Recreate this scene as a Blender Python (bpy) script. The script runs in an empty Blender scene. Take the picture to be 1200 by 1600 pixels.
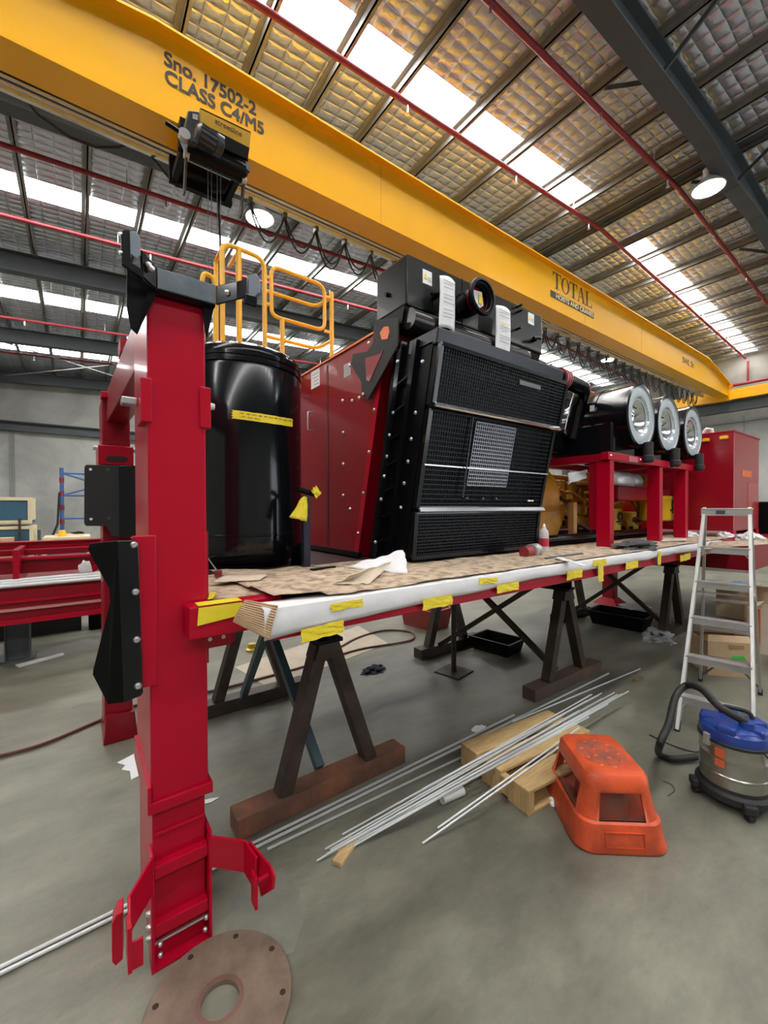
import bpy, bmesh, math, random
from mathutils import Vector, Matrix, noise
random.seed(7)
PI = math.pi
C = bpy.context.scene.collection
SC = bpy.context.scene
# ------------------------------------------------------------------ camera
FPX, PITCH, ROLL, YAW, EYE = 650.0, math.radians(-0.58), math.radians(-0.18), math.radians(53.7), 1.65
cy_, sy_ = math.cos(YAW), math.sin(YAW)
fwd0 = Vector((cy_, sy_, 0)); right0 = Vector((sy_, -cy_, 0)); up0 = Vector((0, 0, 1))
FW = math.cos(PITCH)*fwd0 + math.sin(PITCH)*up0
UP_ = -math.sin(PITCH)*fwd0 + math.cos(PITCH)*up0
RT = math.cos(ROLL)*right0 + math.sin(ROLL)*UP_
UP = -math.sin(ROLL)*right0 + math.cos(ROLL)*UP_
CAM = Vector((0, 0, EYE))
cam = bpy.data.objects.new('camera', bpy.data.cameras.new('camera'))
C.objects.link(cam)
cam.matrix_world = Matrix(((RT.x, UP.x, -FW.x, 0), (RT.y, UP.y, -FW.y, 0), (RT.z, UP.z, -FW.z, EYE), (0, 0, 0, 1)))
cam.data.sensor_fit = 'VERTICAL'; cam.data.sensor_height = 36; cam.data.sensor_width = 27
cam.data.lens = 36*FPX/1600
cam.data.clip_start = 0.02; cam.data.clip_end = 200
SC.camera = cam
# ------------------------------------------------------------------ world, exposure
W = bpy.data.worlds.new('world'); SC.world = W; W.use_nodes = True
W.node_tree.nodes['Background'].inputs[0].default_value = (0.86, 0.92, 1.0, 1)
W.node_tree.nodes['Background'].inputs[1].default_value = 3.5
SC.view_settings.view_transform = 'Standard'
try: SC.view_settings.look = 'None'
except Exception: pass
SC.view_settings.exposure = 0.0; SC.view_settings.gamma = 1; SC.view_settings.use_curve_mapping = False
SKYLIGHT = 20.0
LAMP = 80.0

def ray(x, y): return RT*((x-600)/FPX) - UP*((y-800)/FPX) + FW
def PZ(x, y, z=0.0):
    d = ray(x, y); return CAM + d*((z-EYE)/d.z)
def PY(x, y, Y):
    d = ray(x, y); return CAM + d*(Y/d.y)
def PX(x, y, X):
    d = ray(x, y); return CAM + d*(X/d.x)
XR, ZR = 7.85, 7.03
def roof(x): return 6.5+0.068*x if x < XR else ZR-0.05*(x-XR)

# ------------------------------------------------------------------ materials
MATS = {}
def mat(name, col, rough=0.5, metal=0.0, var=0.0, vscale=6.0, bump=0.0, bscale=40.0, col2=None, emit=0, coat=0.0, alpha=1.0, trans=0.0, thr=None, stretch=None, spec=None):
    if name in MATS: return MATS[name]
    m = bpy.data.materials.new(name); m.use_nodes = True
    nt = m.node_tree; N = nt.nodes; L = nt.links; b = N['Principled BSDF']
    b.inputs['Base Color'].default_value = (*col, 1)
    b.inputs['Roughness'].default_value = rough; b.inputs['Metallic'].default_value = metal
    if spec is not None: b.inputs['Specular IOR Level'].default_value = spec
    if coat: b.inputs['Coat Weight'].default_value = coat; b.inputs['Coat Roughness'].default_value = 0.06
    if trans: b.inputs['Transmission Weight'].default_value = trans
    if alpha < 1: b.inputs['Alpha'].default_value = alpha
    if emit:
        b.inputs['Emission Color'].default_value = (*col, 1); b.inputs['Emission Strength'].default_value = emit
    tc = N.new('ShaderNodeTexCoord'); src = tc.outputs['Object']
    if stretch:
        mp = N.new('ShaderNodeMapping'); mp.inputs['Scale'].default_value = stretch; L.new(src, mp.inputs[0]); src = mp.outputs[0]
    if var or col2:
        n = N.new('ShaderNodeTexNoise'); n.inputs['Scale'].default_value = vscale; n.inputs['Detail'].default_value = 6; n.inputs['Roughness'].default_value = 0.6
        L.new(src, n.inputs['Vector'])
        r = N.new('ShaderNodeValToRGB')
        lo, hi = thr or (0.3, 0.7)
        r.color_ramp.elements[0].position = lo; r.color_ramp.elements[1].position = hi
        c2 = col2 or tuple(max(0, c*(1-var)) for c in col)
        r.color_ramp.elements[0].color = (*c2, 1); r.color_ramp.elements[1].color = (*col, 1)
        L.new(n.outputs['Fac'], r.inputs[0]); L.new(r.outputs[0], b.inputs['Base Color'])
    if bump:
        n2 = N.new('ShaderNodeTexNoise'); n2.inputs['Scale'].default_value = bscale; n2.inputs['Detail'].default_value = 4
        L.new(src, n2.inputs['Vector'])
        bp = N.new('ShaderNodeBump'); bp.inputs['Strength'].default_value = bump; bp.inputs['Distance'].default_value = 0.01
        L.new(n2.outputs['Fac'], bp.inputs['Height']); L.new(bp.outputs[0], b.inputs['Normal'])
    MATS[name] = m; return m

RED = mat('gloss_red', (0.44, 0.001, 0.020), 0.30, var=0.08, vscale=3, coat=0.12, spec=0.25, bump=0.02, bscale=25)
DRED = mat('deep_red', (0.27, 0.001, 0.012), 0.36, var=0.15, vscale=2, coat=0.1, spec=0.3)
BLACK = mat('gloss_black', (0.004, 0.005, 0.007), 0.16, var=0.2, vscale=3, coat=0.2, spec=0.35)
SATIN = mat('satin_black', (0.003, 0.0033, 0.004), 0.40, var=0.3, vscale=6, spec=0.14)
MBLACK = mat('matt_black', (0.018, 0.019, 0.018), 0.62, var=0.2, vscale=8)
RUBBER = mat('rubber', (0.02, 0.02, 0.021), 0.6, var=0.3, vscale=20)
YEL = mat('crane_yellow', (0.98, 0.50, 0.004), 0.33, var=0.06, vscale=1.2, coat=0.15)
RAILY = mat('rail_yellow', (0.95, 0.50, 0.02), 0.35, var=0.08, vscale=6)
ENGY = mat('engine_yellow', (0.50, 0.21, 0.010), 0.38, var=0.5, vscale=9)
STEEL = mat('grey_steel', (0.07, 0.085, 0.092), 0.55, var=0.2, vscale=2)
PURL = mat('galv_purlin', (0.30, 0.31, 0.29), 0.5, metal=0.15, var=0.25, vscale=5)
ALU = mat('aluminium', (0.50, 0.50, 0.485), 0.36, metal=0.45, var=0.2, vscale=9)
CHROME = mat('bright_metal', (0.85, 0.86, 0.87), 0.18, metal=1.0, var=0.1, vscale=12)
ZINC = mat('zinc', (0.72, 0.74, 0.76), 0.3, metal=0.9, var=0.15, vscale=15)
ROD = mat('galvanised_rod', (0.72, 0.74, 0.75), 0.35, metal=0.35, var=0.15, vscale=5)
RUST = mat('rusty_steel', (0.25, 0.10, 0.05), 0.7, col2=(0.07, 0.045, 0.036), vscale=5, bump=0.3, bscale=60)
DSTEEL = mat('brown_black_steel', (0.085, 0.058, 0.045), 0.5, var=0.6, vscale=6, metal=0.3)
BLUEST = mat('blue_grey_steel', (0.09, 0.15, 0.18), 0.4, var=0.3, vscale=6, metal=0.5)
PIPER = mat('sprinkler_red', (0.33, 0.03, 0.04), 0.45, var=0.15, vscale=4)
FOAM = mat('white_foam', (0.78, 0.78, 0.80), 0.75, var=0.08, vscale=14, bump=0.15, bscale=22)
CARD = mat('brown_card', (0.56, 0.44, 0.32), 0.85, col2=(0.25, 0.175, 0.115), vscale=16, thr=(0.36, 0.56), bump=0.35, bscale=18)
CARD2 = mat('clean_card', (0.55, 0.38, 0.23), 0.85, var=0.15, vscale=8)
KRAFT = mat('kraft_paper', (0.66, 0.56, 0.44), 0.8, var=0.15, vscale=8)
TAPE = mat('yellow_tape', (0.86, 0.68, 0.03), 0.45, var=0.1, vscale=30)
PAPER = mat('white_paper', (0.82, 0.83, 0.84), 0.7, var=0.04, vscale=12)
INK = mat('dark_ink', (0.04, 0.03, 0.025), 0.6)
GINK = mat('grey_ink', (0.35, 0.36, 0.38), 0.7)
WOOD = mat('pine_wood', (0.62, 0.42, 0.19), 0.65, var=0.35, vscale=7, stretch=(1, 8, 1))
CREAMW = mat('pale_timber', (0.76, 0.66, 0.44), 0.6, var=0.1, vscale=6)
BLUEP = mat('blue_panel', (0.035, 0.12, 0.19), 0.5, var=0.15, vscale=5)
ORANGE = mat('orange_plastic', (0.74, 0.10, 0.028), 0.42, col2=(0.40, 0.055, 0.022), vscale=6, thr=(0.33, 0.60), bump=0.12, bscale=70)
BLUE = mat('blue_plastic', (0.018, 0.055, 0.30), 0.3, var=0.2, vscale=8)
STAIN = mat('stainless', (0.55, 0.53, 0.50), 0.28, metal=1.0, var=0.3, vscale=6, bump=0.05, bscale=20)
DISC = mat('rusty_disc', (0.235, 0.165, 0.12), 0.55, col2=(0.13, 0.088, 0.065), vscale=11, bump=0.12, bscale=40)
GREENT = mat('green_sheet', (0.01, 0.075, 0.075), 0.6, var=0.3, vscale=4)
REDPL = mat('red_plastic', (0.28, 0.035, 0.028), 0.5, var=0.2)
GREYF = mat('grey_cloth', (0.10, 0.10, 0.105), 0.9, var=0.4, vscale=14, bump=0.5, bscale=20)
PLAST = mat('clear_bag', (0.75, 0.78, 0.80), 0.2, alpha=0.45, var=0.2, vscale=20, bump=0.8, bscale=25)
SCAF = mat('scaffold_blue', (0.06, 0.15, 0.42), 0.45, var=0.15)
WHITEP = mat('white_plastic', (0.75, 0.75, 0.74), 0.5, var=0.1)
ORG = mat('orange_paint', (0.8, 0.16, 0.02), 0.4, var=0.1)
GREEN = mat('green_tape', (0.05, 0.5, 0.08), 0.6)
COREM = mat('radiator_core', (0.002, 0.0022, 0.004), 0.5, var=0.3, vscale=30)
ANNUL = mat('filter_ring', (0.50, 0.56, 0.60), 0.42, metal=0.3, var=0.08, vscale=10)
SKYM = mat('skylight_sheet', (1.0, 0.985, 0.96), 0.5, emit=SKYLIGHT)
LAMPM = mat('lamp_lens', (1.0, 0.99, 0.96), 0.4, emit=LAMP)

def concrete_floor():
    m = bpy.data.materials.new('concrete_floor'); m.use_nodes = True
    nt = m.node_tree; N = nt.nodes; L = nt.links; b = N['Principled BSDF']
    tc = N.new('ShaderNodeTexCoord')
    def nz(scale, det, ro, sv=None):
        n = N.new('ShaderNodeTexNoise'); n.inputs['Scale'].default_value = scale; n.inputs['Detail'].default_value = det; n.inputs['Roughness'].default_value = ro
        if sv:
            mp = N.new('ShaderNodeMapping'); mp.inputs['Scale'].default_value = sv; mp.inputs['Rotation'].default_value = (0, 0, 0.25); L.new(tc.outputs['Object'], mp.inputs[0]); L.new(mp.outputs[0], n.inputs['Vector'])
        else: L.new(tc.outputs['Object'], n.inputs['Vector'])
        return n
    n1 = nz(0.9, 8, 0.62, (1, 1.8, 1)); n2 = nz(3.2, 12, 0.72, (0.8, 1.6, 1)); n3 = nz(60, 3, 0.6)
    r1 = N.new('ShaderNodeValToRGB'); e = r1.color_ramp.elements
    e[0].position = 0.32; e[0].color = (0.118, 0.113, 0.085, 1); e[1].position = 0.66; e[1].color = (0.228, 0.222, 0.174, 1)
    L.new(n1.outputs['Fac'], r1.inputs[0])
    r2 = N.new('ShaderNodeValToRGB'); e = r2.color_ramp.elements
    e[0].position = 0.36; e[0].color = (0.76, 0.76, 0.77, 1); e[1].position = 0.64; e[1].color = (1.18, 1.18, 1.18, 1)
    L.new(n2.outputs['Fac'], r2.inputs[0])
    mx = N.new('ShaderNodeMix'); mx.data_type = 'RGBA'; mx.blend_type = 'MULTIPLY'; mx.inputs[0].default_value = 1
    L.new(r1.outputs[0], mx.inputs[6]); L.new(r2.outputs[0], mx.inputs[7]); 
    L.new(mx.outputs[2], b.inputs['Base Color'])
    rr = N.new('ShaderNodeMapRange'); rr.inputs['From Min'].default_value = 0.3; rr.inputs['From Max'].default_value = 0.7
    rr.inputs['To Min'].default_value = 0.32; rr.inputs['To Max'].default_value = 0.55
    L.new(n2.outputs['Fac'], rr.inputs['Value']); L.new(rr.outputs[0], b.inputs['Roughness'])
    bp = N.new('ShaderNodeBump'); bp.inputs['Strength'].default_value = 0.08; bp.inputs['Distance'].default_value = 0.01
    L.new(n3.outputs['Fac'], bp.inputs['Height']); L.new(bp.outputs[0], b.inputs['Normal'])
    return m
def concrete_wall(name, c1, c2):
    m = bpy.data.materials.new(name); m.use_nodes = True
    nt = m.node_tree; N = nt.nodes; L = nt.links; b = N['Principled BSDF']
    tc = N.new('ShaderNodeTexCoord'); n = N.new('ShaderNodeTexNoise'); n.inputs['Scale'].default_value = 0.7; n.inputs['Detail'].default_value = 9; n.inputs['Roughness'].default_value = 0.6
    n.inputs['Distortion'].default_value = 0.6
    L.new(tc.outputs['Object'], n.inputs['Vector'])
    r = N.new('ShaderNodeValToRGB'); e = r.color_ramp.elements
    e[0].position = 0.35; e[0].color = (*c1, 1); e[1].position = 0.65; e[1].color = (*c2, 1)
    L.new(n.outputs['Fac'], r.inputs[0]); L.new(r.outputs[0], b.inputs['Base Color']); b.inputs['Roughness'].default_value = 0.8
    return m
def foil():
    m = bpy.data.materials.new('quilted_foil'); m.use_nodes = True
    nt = m.node_tree; N = nt.nodes; L = nt.links; b = N['Principled BSDF']
    b.inputs['Base Color'].default_value = (0.62, 0.68, 0.76, 1); b.inputs['Metallic'].default_value = 0.62
    tc = N.new('ShaderNodeTexCoord'); sp = N.new('ShaderNodeSeparateXYZ')
    nd = N.new('ShaderNodeTexNoise'); nd.inputs['Scale'].default_value = 2.5; nd.inputs['Detail'].default_value = 2
    L.new(tc.outputs['Object'], nd.inputs['Vector'])
    ad = N.new('ShaderNodeVectorMath'); ad.operation = 'MULTIPLY_ADD'; L.new(nd.outputs['Color'], ad.inputs[0]); ad.inputs[1].default_value = (0.04, 0.04, 0); L.new(tc.outputs['Object'], ad.inputs[2])
    L.new(ad.outputs[0], sp.inputs[0])
    def pill(sock, per):
        a = N.new('ShaderNodeMath'); a.operation = 'MULTIPLY'; a.inputs[1].default_value = PI/per; L.new(sock, a.inputs[0])
        s = N.new('ShaderNodeMath'); s.operation = 'SINE'; L.new(a.outputs[0], s.inputs[0])
        q = N.new('ShaderNodeMath'); q.operation = 'ABSOLUTE'; L.new(s.outputs[0], q.inputs[0])
        p = N.new('ShaderNodeMath'); p.operation = 'POWER'; p.inputs[1].default_value = 0.45; L.new(q.outputs[0], p.inputs[0])
        return p.outputs[0]
    mu = N.new('ShaderNodeMath'); mu.operation = 'MULTIPLY'
    L.new(pill(sp.outputs[0], 0.21), mu.inputs[0]); L.new(pill(sp.outputs[1], 0.135), mu.inputs[1])
    n = N.new('ShaderNodeTexNoise'); n.inputs['Scale'].default_value = 14; n.inputs['Detail'].default_value = 4; L.new(tc.outputs['Object'], n.inputs['Vector'])
    mm = N.new('ShaderNodeMath'); mm.operation = 'MULTIPLY_ADD'; mm.inputs[1].default_value = 0.5; L.new(n.outputs['Fac'], mm.inputs[0]); L.new(mu.outputs[0], mm.inputs[2])
    bp = N.new('ShaderNodeBump'); bp.inputs['Strength'].default_value = 0.75; bp.inputs['Distance'].default_value = 0.034
    L.new(mm.outputs[0], bp.inputs['Height']); L.new(bp.outputs[0], b.inputs['Normal'])
    b.inputs['Roughness'].default_value = 0.27
    return m
FLOORM = concrete_floor(); WALLM = concrete_wall('concrete_panel', (0.30, 0.31, 0.285), (0.45, 0.455, 0.425)); FOIL = foil()

# ------------------------------------------------------------------ mesh builder
class MB:
    def __init__(s): s.bm = bmesh.new()
    def face(s, vs):
        try: return s.bm.faces.new(vs)
        except ValueError: return None
    def hexa(s, P):
        v = [s.bm.verts.new(p) for p in P]
        for f in ((0, 3, 2, 1), (4, 5, 6, 7), (0, 1, 5, 4), (1, 2, 6, 5), (2, 3, 7, 6), (3, 0, 4, 7)): s.face([v[i] for i in f])
        return s
    def box(s, x0, x1, y0, y1, z0, z1):
        return s.hexa([(x0, y0, z0), (x1, y0, z0), (x1, y1, z0), (x0, y1, z0), (x0, y0, z1), (x1, y0, z1), (x1, y1, z1), (x0, y1, z1)])
    def obox(s, c, sx, sy, sz, rz=0, rx=0, ry=0):
        M = Matrix.Translation(c) @ Matrix.Rotation(rz, 4, 'Z') @ Matrix.Rotation(ry, 4, 'Y') @ Matrix.Rotation(rx, 4, 'X')
        P = [M @ Vector((a*sx/2, b*sy/2, d*sz/2)) for d in (-1, 1) for a, b in ((-1, -1), (1, -1), (1, 1), (-1, 1))]
        return s.hexa(P)
    def bar(s, p0, p1, w, h, up=(0, 0, 1)):
        p0, p1, up = Vector(p0), Vector(p1), Vector(up)
        d = (p1-p0).normalized(); a = d.cross(up)
        if a.length < 1e-4: a = d.cross(Vector((0, 1, 0)))
        a.normalize(); b = a.cross(d).normalized()
        P = []
        for p in (p0, p1):
            for i, j in ((-1, -1), (1, -1), (1, 1), (-1, 1)): P.append(p + a*(w/2*i) + b*(h/2*j))
        return s.hexa(P)
    def tube(s, pts, r, seg=8, closed=False, caps=True):
        pts = [Vector(p) for p in pts]; n = len(pts); rs = r if isinstance(r, (list, tuple)) else [r]*n
        rings = []; prev = None
        for i, p in enumerate(pts):
            if closed: d = (pts[(i+1) % n]-pts[i-1])
            else: d = pts[min(i+1, n-1)]-pts[max(i-1, 0)]
            d.normalize()
            if prev is None:
                a = d.orthogonal().normalized()
            else:
                a = prev - d*prev.dot(d)
                if a.length < 1e-5: a = d.orthogonal()
                a.normalize()
            prev = a; b = d.cross(a)
            rings.append([s.bm.verts.new(p + (a*math.cos(2*PI*k/seg)+b*math.sin(2*PI*k/seg))*rs[i]) for k in range(seg)])
        for i in range(n if closed else n-1):
            A, B = rings[i], rings[(i+1) % n]
            for k in range(seg): s.face([A[k], A[(k+1) % seg], B[(k+1) % seg], B[k]])
        if caps and not closed:
            s.face(rings[0][::-1]); s.face(rings[-1])
        return s
    def cyl(s, p0, p1, r0, r1=None, seg=24): return s.tube([p0, p1], [r0, r0 if r1 is None else r1], seg)
    def lathe(s, prof, o=(0, 0, 0), axis=(0, 0, 1), seg=32, sx=1.0, u=None, ax_scale=1.0):
        # prof: (radius, distance along axis)
        o = Vector(o); ax = Vector(axis).normalized(); a = Vector(u).normalized() if u else ax.orthogonal().normalized(); b = ax.cross(a)
        rings = []
        for r, t in prof:
            if r < 1e-6: rings.append([s.bm.verts.new(o+ax*t)])
            else: rings.append([s.bm.verts.new(o+ax*t+(a*sx*math.cos(2*PI*k/seg)+b*math.sin(2*PI*k/seg))*r) for k in range(seg)])
        for A, B in zip(rings, rings[1:]):
            for k in range(seg):
                k2 = (k+1) % seg
                if len(A) == 1 and len(B) == 1: continue
                if len(A) == 1: s.face([A[0], B[k2], B[k]])
                elif len(B) == 1: s.face([A[k], A[k2], B[0]])
                else: s.face([A[k], A[k2], B[k2], B[k]])
        return s
    def plate(s, pts, t):
        # planar polygon pts (3D) thickened by vector t
        t = Vector(t); A = [s.bm.verts.new(Vector(p)) for p in pts]; B = [s.bm.verts.new(Vector(p)+t) for p in pts]; n = len(pts)
        s.face(A[::-1]); s.face(B)
        for i in range(n): s.face([A[i], A[(i+1) % n], B[(i+1) % n], B[i]])
        return s
    def grid(s, f, nu, nv, t=0.0):
        V = [[s.bm.verts.new(f(i/nu, j/nv)) for j in range(nv+1)] for i in range(nu+1)]
        for i in range(nu):
            for j in range(nv): s.face([V[i][j], V[i+1][j], V[i+1][j+1], V[i][j+1]])
        if t:
            geo = bmesh.ops.solidify(s.bm, geom=s.bm.faces[:], thickness=t)
        return s
    def build(s, name, m, parent=None, bevel=0.0, smooth=False, base=None):
        bm = s.bm
        bmesh.ops.recalc_face_normals(bm, faces=bm.faces)
        me = bpy.data.meshes.new(name)
        if parent is not None: off = world_loc(parent)
        elif base is not None: off = Vector(base)
        else:
            xs = [v.co for v in bm.verts]
            lo = Vector([min(c[i] for c in xs) for i in range(3)]); hi = Vector([max(c[i] for c in xs) for i in range(3)])
            off = Vector(((lo.x+hi.x)/2, (lo.y+hi.y)/2, lo.z))
        bmesh.ops.translate(bm, verts=bm.verts, vec=-off)
        bm.to_mesh(me); bm.free()
        me.materials.append(m)
        o = bpy.data.objects.new(name, me); C.objects.link(o)
        if parent is not None: o.parent = parent; o['_w'] = list(off)
        else: o.location = off; o['_w'] = list(off)
        if smooth:
            for p in me.polygons: p.use_smooth = True
            if hasattr(me, 'set_sharp_from_angle'): me.set_sharp_from_angle(angle=math.radians(38))
        if bevel:
            md = o.modifiers.new('bevel', 'BEVEL'); md.width = bevel; md.segments = 2; md.limit_method = 'ANGLE'; md.angle_limit = math.radians(40)
        return o
def world_loc(o): return Vector(o['_w'])
def tag(o, label, cat, group=None):
    o['label'] = label; o['category'] = cat
    if group: o['group'] = group
    return o
def thing(name, label, cat, loc, group=None):
    o = bpy.data.objects.new(name, None); C.objects.link(o); o.location = loc; o['_w'] = list(loc)
    o.empty_display_size = 0.1
    return tag(o, label, cat, group)
def struct(o): o['kind'] = 'structure'; return o
def copy_tree(o, parent=None):
    c = o.copy(); C.objects.link(c)
    if parent: c.parent = parent
    for ch in list(o.children): copy_tree(ch, c)
    return c
def text(name, body, size, m, parent, loc, rot=(PI/2, 0, 0), extr=0.001, bold=0.0, sx=1.0, align='LEFT', shear=0):
    cu = bpy.data.curves.new(name, 'FONT'); cu.body = body; cu.size = size; cu.extrude = extr;  cu.align_x = align; cu.shear = shear
    tmp = bpy.data.objects.new('tmp', cu); C.objects.link(tmp); bpy.context.view_layer.update()
    me = bpy.data.meshes.new_from_object(tmp.evaluated_get(bpy.context.evaluated_depsgraph_get()))
    bpy.data.objects.remove(tmp); bpy.data.curves.remove(cu)
    if bold:
        bm = bmesh.new()
        for dx in (-bold, 0, bold):
            for dy in (-bold, bold):
                n0 = len(bm.verts); bm.from_mesh(me); bm.verts.ensure_lookup_table()
                bmesh.ops.translate(bm, verts=bm.verts[n0:], vec=(dx, dy, 0.00013*(n0 % 997)/100))
        bm.to_mesh(me); bm.free()
    me.name = name; me.materials.clear(); me.materials.append(m)
    for p in me.polygons: p.material_index = 0
    o = bpy.data.objects.new(name, me); C.objects.link(o)
    if parent is not None: o.parent = parent; o.location = Vector(loc)-world_loc(parent)
    else: o.location = loc
    o.rotation_euler = rot; o.scale = (sx, 1, 1)
    return o
def bolts(pts, r, axis, depth=0.012):
    mb = MB()
    for p in pts:
        p = Vector(p); a = Vector(axis)
        mb.lathe([(0, depth), (r*0.6, depth), (r, depth*0.45), (r, 0)], p, a, 10)
    return mb

# ================================================================== SETTING
struct(MB().box(-7, 17.7, -8.2, 19.3, -0.2, 0).build('floor', FLOORM))
struct(MB().box(-7.2, 17.9, 19.0, 19.25, 0, 7.4).build('wall_back', WALLM))
struct(MB().box(17.5, 17.75, -8.2, 19.0, 0, 7.0).build('wall_right', WALLM))
struct(MB().box(-7.25, -7.0, -8.2, 19.0, 0, 7.0).build('wall_left', WALLM))
mb = MB(); mb.box(-7, 8.5, -8.25, -8, 0, 7.1); mb.box(8.5, 14, -8.25, -8, 4.8, 7.1); mb.box(14, 17.5, -8.25, -8, 0, 7.1)
struct(mb.build('wall_front', WALLM))
# roof in quilted foil with long skylights let in between the sheets
SKY = [(-4.5, -3.95), (-0.42, 0.1), (3.6, 4.07), (7.95, 8.45), (11.95, 12.6), (16.0, 16.55)]
SKX = [(-6.5, 7.0, 8.88, 17.2)]*4+[(-6.5, 7.0, 8.88, 17.2), (-1.8, 7.0, 8.88, 17.2)]
mb = MB()
def roofquad(mb, x0, x1, y0, y1, dz=0.0, t=0.03):
    P = [(x0, y0, roof(x0)+dz), (x1, y0, roof(x1)+dz), (x1, y1, roof(x1)+dz), (x0, y1, roof(x0)+dz)]
    mb.plate(P, (0, 0, t))
def roofstrip(mb, x0, x1, y0, y1, dz=0.0):
    if x0 < XR < x1: roofquad(mb, x0, XR, y0, y1, dz); roofquad(mb, XR, x1, y0, y1, dz)
    else: roofquad(mb, x0, x1, y0, y1, dz)
prev = -8.2
for (a, b), (s0, s1, s2, s3) in zip(SKY, SKX):
    roofstrip(mb, -7.2, 17.8, prev, a)
    roofstrip(mb, -7.2, s0, a, b); roofstrip(mb, s1, s2, a, b); roofstrip(mb, s3, 17.8, a, b)
    prev = b
roofstrip(mb, -7.2, 17.8, prev, 19.3)
struct(mb.build('ceiling', FOIL, base=(0, 0, 0)))
k = 1
for (a, b), (s0, s1, s2, s3) in zip(SKY, SKX):
    for u0, u1 in ((s0, s1), (s2, s3)):
        mb = MB(); roofstrip(mb, u0, u1, a-0.04, b+0.04, 0.035)
        struct(mb.build('window_%d' % k, SKYM)); k += 1
# purlins (along Y) and rafters (along X)
PUR = [-5.0, -4.2, -3.5, -2.8, -2.08, -1.38, -0.62, 0.14, 0.88, 1.58, 2.37, 3.12, 4.16, 5.17, 6.22, 7.05, 7.7, 8.0, 8.87, 9.64, 10.59, 11.64, 12.55, 13.37, 14.1, 14.75, 15.45, 16.15, 16.8]
kk = 1
for x in PUR:
    z = roof(x)
    mb = MB(); mb.box(x-0.008, x+0.008, -8, 19, z-0.11, z-0.01); mb.box(x-0.008, x+0.04, -8, 19, z-0.11, z-0.10); mb.box(x-0.06, x+0.008, -8, 19, z-0.02, z-0.008)
    struct(mb.build('trim_%d' % kk, PURL)); kk += 1
mb = MB(); mb.box(7.72, 7.98, -8, 19, ZR-0.06, ZR-0.03); struct(mb.build('trim_%d' % kk, STEEL)); kk += 1
for y in (-6.2, -2.1, 1.95, 6.02, 10.05, 14.22, 18.6):
    mb = MB()
    def ibeam(x0, x1, ztop0, ztop1, d0, d1, w=0.2):
        for (a0, a1, hw) in ((0, 0.018, w/2), (None, None, 0.008), (1, 0, w/2)):
            if a0 == 0: q = ((ztop0-0.018, ztop0), (ztop1-0.018, ztop1))
            elif a0 is None: q = ((ztop0-d0, ztop0), (ztop1-d1, ztop1))
            else: q = ((ztop0-d0-0.018, ztop0-d0), (ztop1-d1-0.018, ztop1-d1))
            mb.hexa([(x0, y-hw, q[0][0]), (x1, y-hw, q[1][0]), (x1, y+hw, q[1][0]), (x0, y+hw, q[0][0]), (x0, y-hw, q[0][1]), (x1, y-hw, q[1][1]), (x1, y+hw, q[1][1]), (x0, y+hw, q[0][1])])
    def zt(x): return roof(x)-0.16
    ibeam(-7, 6.6, zt(-7), zt(6.6), 0.34, 0.34); ibeam(6.6, XR, zt(6.6), zt(XR), 0.34, 0.5); ibeam(XR, 9.1, zt(XR), zt(9.1), 0.5, 0.34); ibeam(9.1, 17.5, zt(9.1), zt(17.5), 0.34, 0.34)
    struct(mb.build('trim_%d' % kk, STEEL)); kk += 1
# fly braces from the near rafter up to the purlins
def flybrace(x, y, sgn):
    global kk
    z = roof(x)-0.14
    mb = MB(); mb.bar((x, y+sgn*0.55, z), (x, y, z-0.36), 0.05, 0.006, (1, 0, 0)); mb.bar((x+0.022, y+sgn*0.55, z), (x+0.022, y, z-0.36), 0.006, 0.04, (1, 0, 0))
    struct(mb.build('trim_%d' % kk, STEEL)); kk += 1
for x in (5.17, 8.0, 10.59): flybrace(x, 1.95, -1); flybrace(x, 1.95, 1)
for x in (0.88, 5.17): flybrace(x, 6.02, -1)
# columns against the right wall, runway beams, wall girts and joints
for y in (1.95, 6.02, 10.05, 14.22):
    mb = MB(); mb.box(17.2, 17.48, y-0.1, y+0.1, 0, 6.3); struct(mb.build('trim_%d' % kk, STEEL)); kk += 1
mb = MB(); mb.box(16.78, 17.0, -8, 19, 5.0, 5.03); mb.box(16.87, 16.91, -8, 19, 4.72, 5.0); mb.box(16.78, 17.0, -8, 19, 4.69, 4.72)
struct(mb.build('trim_%d' % kk, STEEL)); kk += 1
mb = MB(); mb.box(17.35, 17.5, -8, 19, 4.42, 4.48); struct(mb.build('trim_%d' % kk, PURL)); kk += 1
zg = PY(100, 673, 19.0).z
mb = MB(); mb.box(-7, 17.3, 18.85, 19.0, zg-0.16, zg+0.16); mb.box(-7, 17.3, 18.75, 19.0, zg+0.12, zg+0.16); struct(mb.build('trim_%d' % kk, STEEL)); kk += 1
for xp in (22, 17, 560, 700):
    X = PY(xp, 720, 19.0).x
    mb = MB(); mb.box(X-0.02, X+0.02, 18.96, 19.0, 0, zg-0.1); struct(mb.build('trim_%d' % kk, PURL)); kk += 1
for y in (4.0, 8.2, 12.3):
    mb = MB(); mb.box(17.47, 17.5, y-0.02, y+0.02, 0, 4.6); struct(mb.build('trim_%d' % kk, PURL)); kk += 1
# cross bracing rods under the far bay
P4 = [((-1.9, 14.4, 6.0), (2.4, 18.3, 6.3)), ((-1.9, 18.3, 6.0), (2.4, 14.4, 6.3))]
for a, b in P4:
    struct(MB().tube([a, b], 0.018, 8).build('trim_%d' % kk, PURL)); kk += 1

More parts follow.
